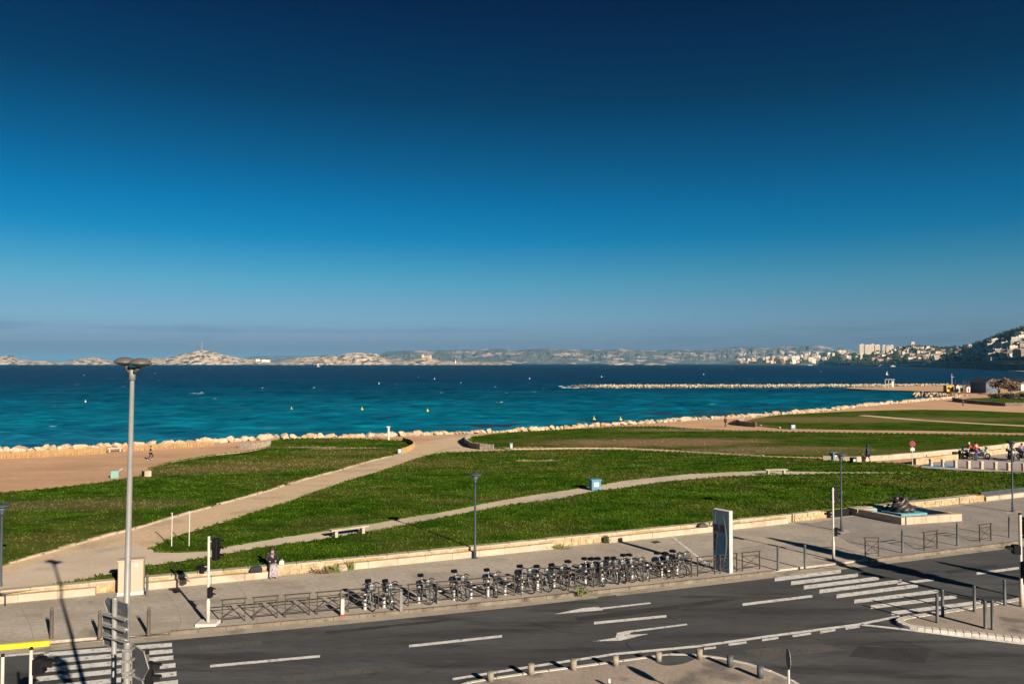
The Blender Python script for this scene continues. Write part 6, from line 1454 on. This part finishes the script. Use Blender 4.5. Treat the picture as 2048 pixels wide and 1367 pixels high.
p = atg(1735.5, 923); w2 = person('person in a long navy coat with bare shins near the parking', p, 2.6, stroll, 'navy', 'navy', 'hair', 'black', True, scale=1.02)
MB().rings([[(rx * math.cos(a), ry * math.sin(a), z) for a in [k * .628 for k in range(10)]] for z, rx, ry in ((.52, .22, .26), (.80, .20, .23), (1.1, .165, .20), (1.3, .15, .2))]).build('coat', M['navy'], w2, True)
MB().sph((-.02, 0, 1.6), (.14, .14, .16), 10, 6).build('hood', M['navy'], w2, True)
p = atg(1451, 853.5); person('dark-clothed walker alone on the shore path', p, 3.6, stroll, 'darkcloth', 'darkcloth', scale=1.05)
p = atg(1926, 812); person('distant walker in green by the dark palisade', p, 1.0, stroll, 'hedge', 'jeans')
# motorcycles: local +x is forward
mc = thing('motorcycle', 'x', 'motorcycle', group='parked motorcycles'); used_m = []
for x in (-.7, .72):
    w = MB().tube([(x + .2 * math.cos(k * math.pi / 8), 0, .3 + .2 * math.sin(k * math.pi / 8)) for k in range(16)], .03, 5, True)
    for k in range(5): w.tube([(x, 0, .3), (x + .2 * math.cos(k * 1.257), 0, .3 + .2 * math.sin(k * 1.257))], .018, 4)
    w = w.build('wheel', M['bike_grey'], mc); MB().tube([(x + .25 * math.cos(k * math.pi / 8), 0, .3 + .25 * math.sin(k * math.pi / 8)) for k in range(16)], .06, 6, True).build('tyre', M['rubber'], w)
MB().rings([[(x, y * wy, z0 + zz * hz) for y, zz in ((-1, 0), (1, 0), (.8, 1), (-.8, 1))] for x, wy, z0, hz in ((-.35, .12, .28, .3), (0, .17, .2, .45), (.3, .14, .3, .35))]).build('engine', M['black'], mc)
MB().sph((.16, 0, .82), (.32, .16, .16), 10, 6).build('tank', M['totem_blue'], mc, True)
MB().rings([[(x, y * wy, z) for y, z in ((-1, z0), (1, z0), (.8, z0 + .09), (-.8, z0 + .09))] for x, wy, z0 in ((-.85, .07, .86), (-.55, .13, .78), (-.1, .11, .74))]).build('seat', M['darkcloth'], mc)
fk = MB()
for sy_ in (-.09, .09): fk.tube([(.72, sy_, .3), (.48, sy_, .98)], .028, 6)
fk.build('fork', M['bike_grey'], mc); MB().tube([(.36, -.36, 1.06), (.46, -.15, 1.03), (.46, .15, 1.03), (.36, .36, 1.06)], .02, 6).build('handlebar', M['black'], mc)
MB().sph((.60, 0, .92), (.13, .13, .15), 8, 6).build('headlight', M['white'], mc, True); MB().slab([(.62, -.18, 1.0), (.62, .18, 1.0), (.48, .14, 1.26), (.48, -.14, 1.26)], (.015, 0, .01)).build('windscreen', M['glass'], mc)
MB().tube([(.1, -.16, .26), (-.3, -.18, .24), (-.8, -.2, .4)], [.035, .04, .05], 7).build('exhaust', M['bike_grey'], mc); MB().bevel_box((-.86, 0, 1.0), (.34, .40, .30), .04).build('top_box', M['black'], mc)
for sy_ in (-.4, .4): MB().tube([(.4, sy_ * .8, 1.06), (.42, sy_, 1.2)], .01, 4).sph((.42, sy_, 1.22), (.02, .07, .045), 6, 4).build('mirror', M['black'], mc)
ride = dict(pelvis=(-.25, 0, .90), waist=(-.20, 0, 1.08), chest=(-.10, 0, 1.30), neck=(-.04, 0, 1.45), head=(.0, 0, 1.55), crown=(.0, 0, 1.65), shL=(-.10, .19, 1.38), shR=(-.10, -.19, 1.38), elL=(.08, .30, 1.18), elR=(.08, -.30, 1.18), haL=(.34, .32, 1.08), haR=(.34, -.32, 1.08),
            hiL=(-.22, .11, .86), hiR=(-.22, -.11, .86), knL=(.16, .24, .72), knR=(.16, -.24, .72), anL=(.02, .26, .10), anR=(.02, -.26, .10), toL=(.18, .28, .04), toR=(.18, -.28, .04))
PZ = Vector((0, 0, .085))
spots_m = [((1938, 919.5), 3.0, 'dark motorcycle under the left rider in red', ('left motorcyclist in red jacket astride a dark machine', 'red', 'darkcloth', 'white')),
           ((1962, 919.5), .1, 'dark motorcycle beside the standing rider in red', None),
           ((2022, 923), -1.9, 'dark motorcycle under the rider with a white helmet', ('motorcyclist in white and black with a white helmet', 'white', 'darkcloth', 'white')),
           ((2044, 922), -1.7, 'dark motorcycle at the right picture edge', ('motorcyclist in violet jacket at the right edge', 'purple', 'jeans', 'hair'))]
for (uv, rz, lab, rd) in spots_m:
    p = atg(*uv) + PZ; place(mc, used_m, lab, p, rz)
    if rd: person(rd[0], p, rz, ride, rd[1], rd[2], rd[3])
p = atg(1953, 922) + PZ; person('standing person in a bright red jacket and jeans by the motorcycles', p, 2.0, dict(elL=(.06, .27, 1.16), haL=(.20, .12, 1.04), elR=(.06, -.27, 1.16), haR=(.20, -.12, 1.04)), 'red', 'jeans', scale=1.05)
p = atg(1914, 919) + PZ; t = thing('parked_scooter', 'small dark scooter left of the motorcycles', 'scooter', p, .4)
for x in (-.45, .5): MB().tube([(x + .17 * math.cos(k * math.pi / 6), 0, .22 + .17 * math.sin(k * math.pi / 6)) for k in range(12)], .05, 6, True).build('wheel', M['rubber'], t)
MB().bevel_box((-.3, 0, .48), (.6, .26, .34), .05).build('body', M['black'], t); MB().bevel_box((-.3, 0, .70), (.62, .28, .1), .04).build('seat', M['darkcloth'], t); MB().slab([(.2, -.16, .25), (.2, .16, .25), (.42, .16, .85), (.42, -.16, .85)], (.05, 0, -.02)).build('leg_shield', M['black'], t); MB().box((0, 0, .26), (.5, .26, .06)).build('floor', M['black'], t); MB().tube([(.36, -.3, .98), (.42, 0, .95), (.36, .3, .98)], .02, 6).tube([(.5, 0, .3), (.41, 0, .95)], .025, 6).build('handlebar', M['black'], t)

# small plants and litter
def weed(label, p, h, w, m, seed):
    t = thing('weed', label, 'plant', p, group='weeds at the pavement edge'); m2 = MB(); r2 = random.Random(seed)
    for k in range(34):
        a = r2.uniform(0, 6.28); l_ = r2.uniform(.4, 1) * h; q = r2.uniform(.1, .6) * w; x0, y0 = r2.uniform(-.4, .4) * w, r2.uniform(-.15, .15) * w
        m2.add([(x0 - .015, y0, 0), (x0 + .015, y0, 0), (x0 + math.cos(a) * q + .02, y0 + math.sin(a) * q, l_), (x0 + math.cos(a) * q - .03, y0 + math.sin(a) * q + .02, l_ * .8)], [(0, 1, 2, 3)])
    m2.build('leaves', M[m], t); MB().tube([(0, 0, 0), (.02, 0, h * .5)], .012, 4).build('stem', M['bark'], t)
for i, (u, v, h, w, m, lab) in enumerate(((668, 1144, .5, .8, 'weed', 'tall green weed at the bare stretch of wall right of the seated person'), (648, 1146, .3, .9, 'twigs', 'dry brown weed left of the green one at the wall'), (702, 1140, .5, .35, 'weed', 'thin weed in front of the bench blocks'), (1120, 1096.5, .25, 1.4, 'weed', 'low straggling weed at the wall behind the bicycles'), (1165, 1189, .35, .5, 'weed', 'bushy weed at the kerb in front of the bicycles'), (1474, 1054, .45, .5, 'hedge', 'dark green weed at the wall just right of the totem'), (1213, 1085, .5, .35, 'hedge', 'dark weed at the end of the bench blocks'))):
    weed(lab, pav(u, v), h, w, m, 50 + i)
p = on_line(WALL, 1405); t = thing('dark_bag', 'dark red bag left on the wall near the totem', 'bag', Vector((p.x, p.y, PAV + .3)) + WALL_N * .12, .3)
MB().rings([[(x * .3, y * .14, .0) for x, y in ((-1, -1), (1, -1), (1, 1), (-1, 1))], [(x * .28, y * .14, .16) for x, y in ((-1, -1), (1, -1), (1, 1), (-1, 1))], [(x * .15, y * .08, .24) for x, y in ((-1, -1), (1, -1), (1, 1), (-1, 1))]]).build('bag', M['bronze'], t); MB().tube([(-.1, 0, .22), (0, 0, .33), (.1, 0, .22)], .014, 5).build('strap', M['darkcloth'], t)

# slender trees standing just outside the right edge; their shadows cross the road
def slim_tree(label, tip, H, z0, z1, w, seed):
    L = H / math.tan(SUN_EL); b = Vector((tip.x, tip.y, 0)) + SUN_AZ * L; t = thing('cypress_tree', label, 'tree', (b.x, b.y, 0.0)); r2 = random.Random(seed)
    MB().tube([(0, 0, -.1), (.03, 0, H * .5), (0, 0, H * .95)], [.11, .08, .03], 7).build('trunk', M['bark'], t); m2 = MB()
    for k in range(14):
        f = k / 13; z = z0 + (z1 - z0) * f; rr = w * math.sin(math.pi * (f * .86 + .1)) ** .8
        leaf_crown(m2, (0, 0, z), max(.08, rr), (z1 - z0) / 16, 130, .13, seed * 30 + k)
    m2.build('crown', M['pine'], t)
slim_tree('slim cypress just beyond the right edge shading the crossing', at(1543, 1076, .13), 8.3, 4.2, 8.25, .72, 3)
slim_tree('second slim cypress beyond the right edge shading the far lane', at(1890, 1126, 0), 7.2, 4.4, 7.15, .30, 4)

# ================================================================== HAZE
hz = MB().hexa([(x, y, SEA_Z - 2.5) for x, y in ((-24000, -300), (24000, -300), (24000, 29500), (-24000, 29500))], [(x, y, 262) for x, y in ((-24000, -300), (24000, -300), (24000, 29500), (-24000, 29500))])
hm = bpy.data.materials.new('haze_air'); hm.use_nodes = True; hn = hm.node_tree.nodes; hn.clear()
ho = hn.new('ShaderNodeOutputMaterial'); hv = hn.new('ShaderNodeVolumePrincipled')
hv.inputs['Color'].default_value = (0.20, 0.60, 0.97, 1); hv.inputs['Density'].default_value = 3.0e-5; hv.inputs['Anisotropy'].default_value = 0.0
hm.node_tree.links.new(hv.outputs[0], ho.inputs['Volume'])
stuff(hz.build('haze', hm), 'pale blue sea haze over the bay', 'haze')
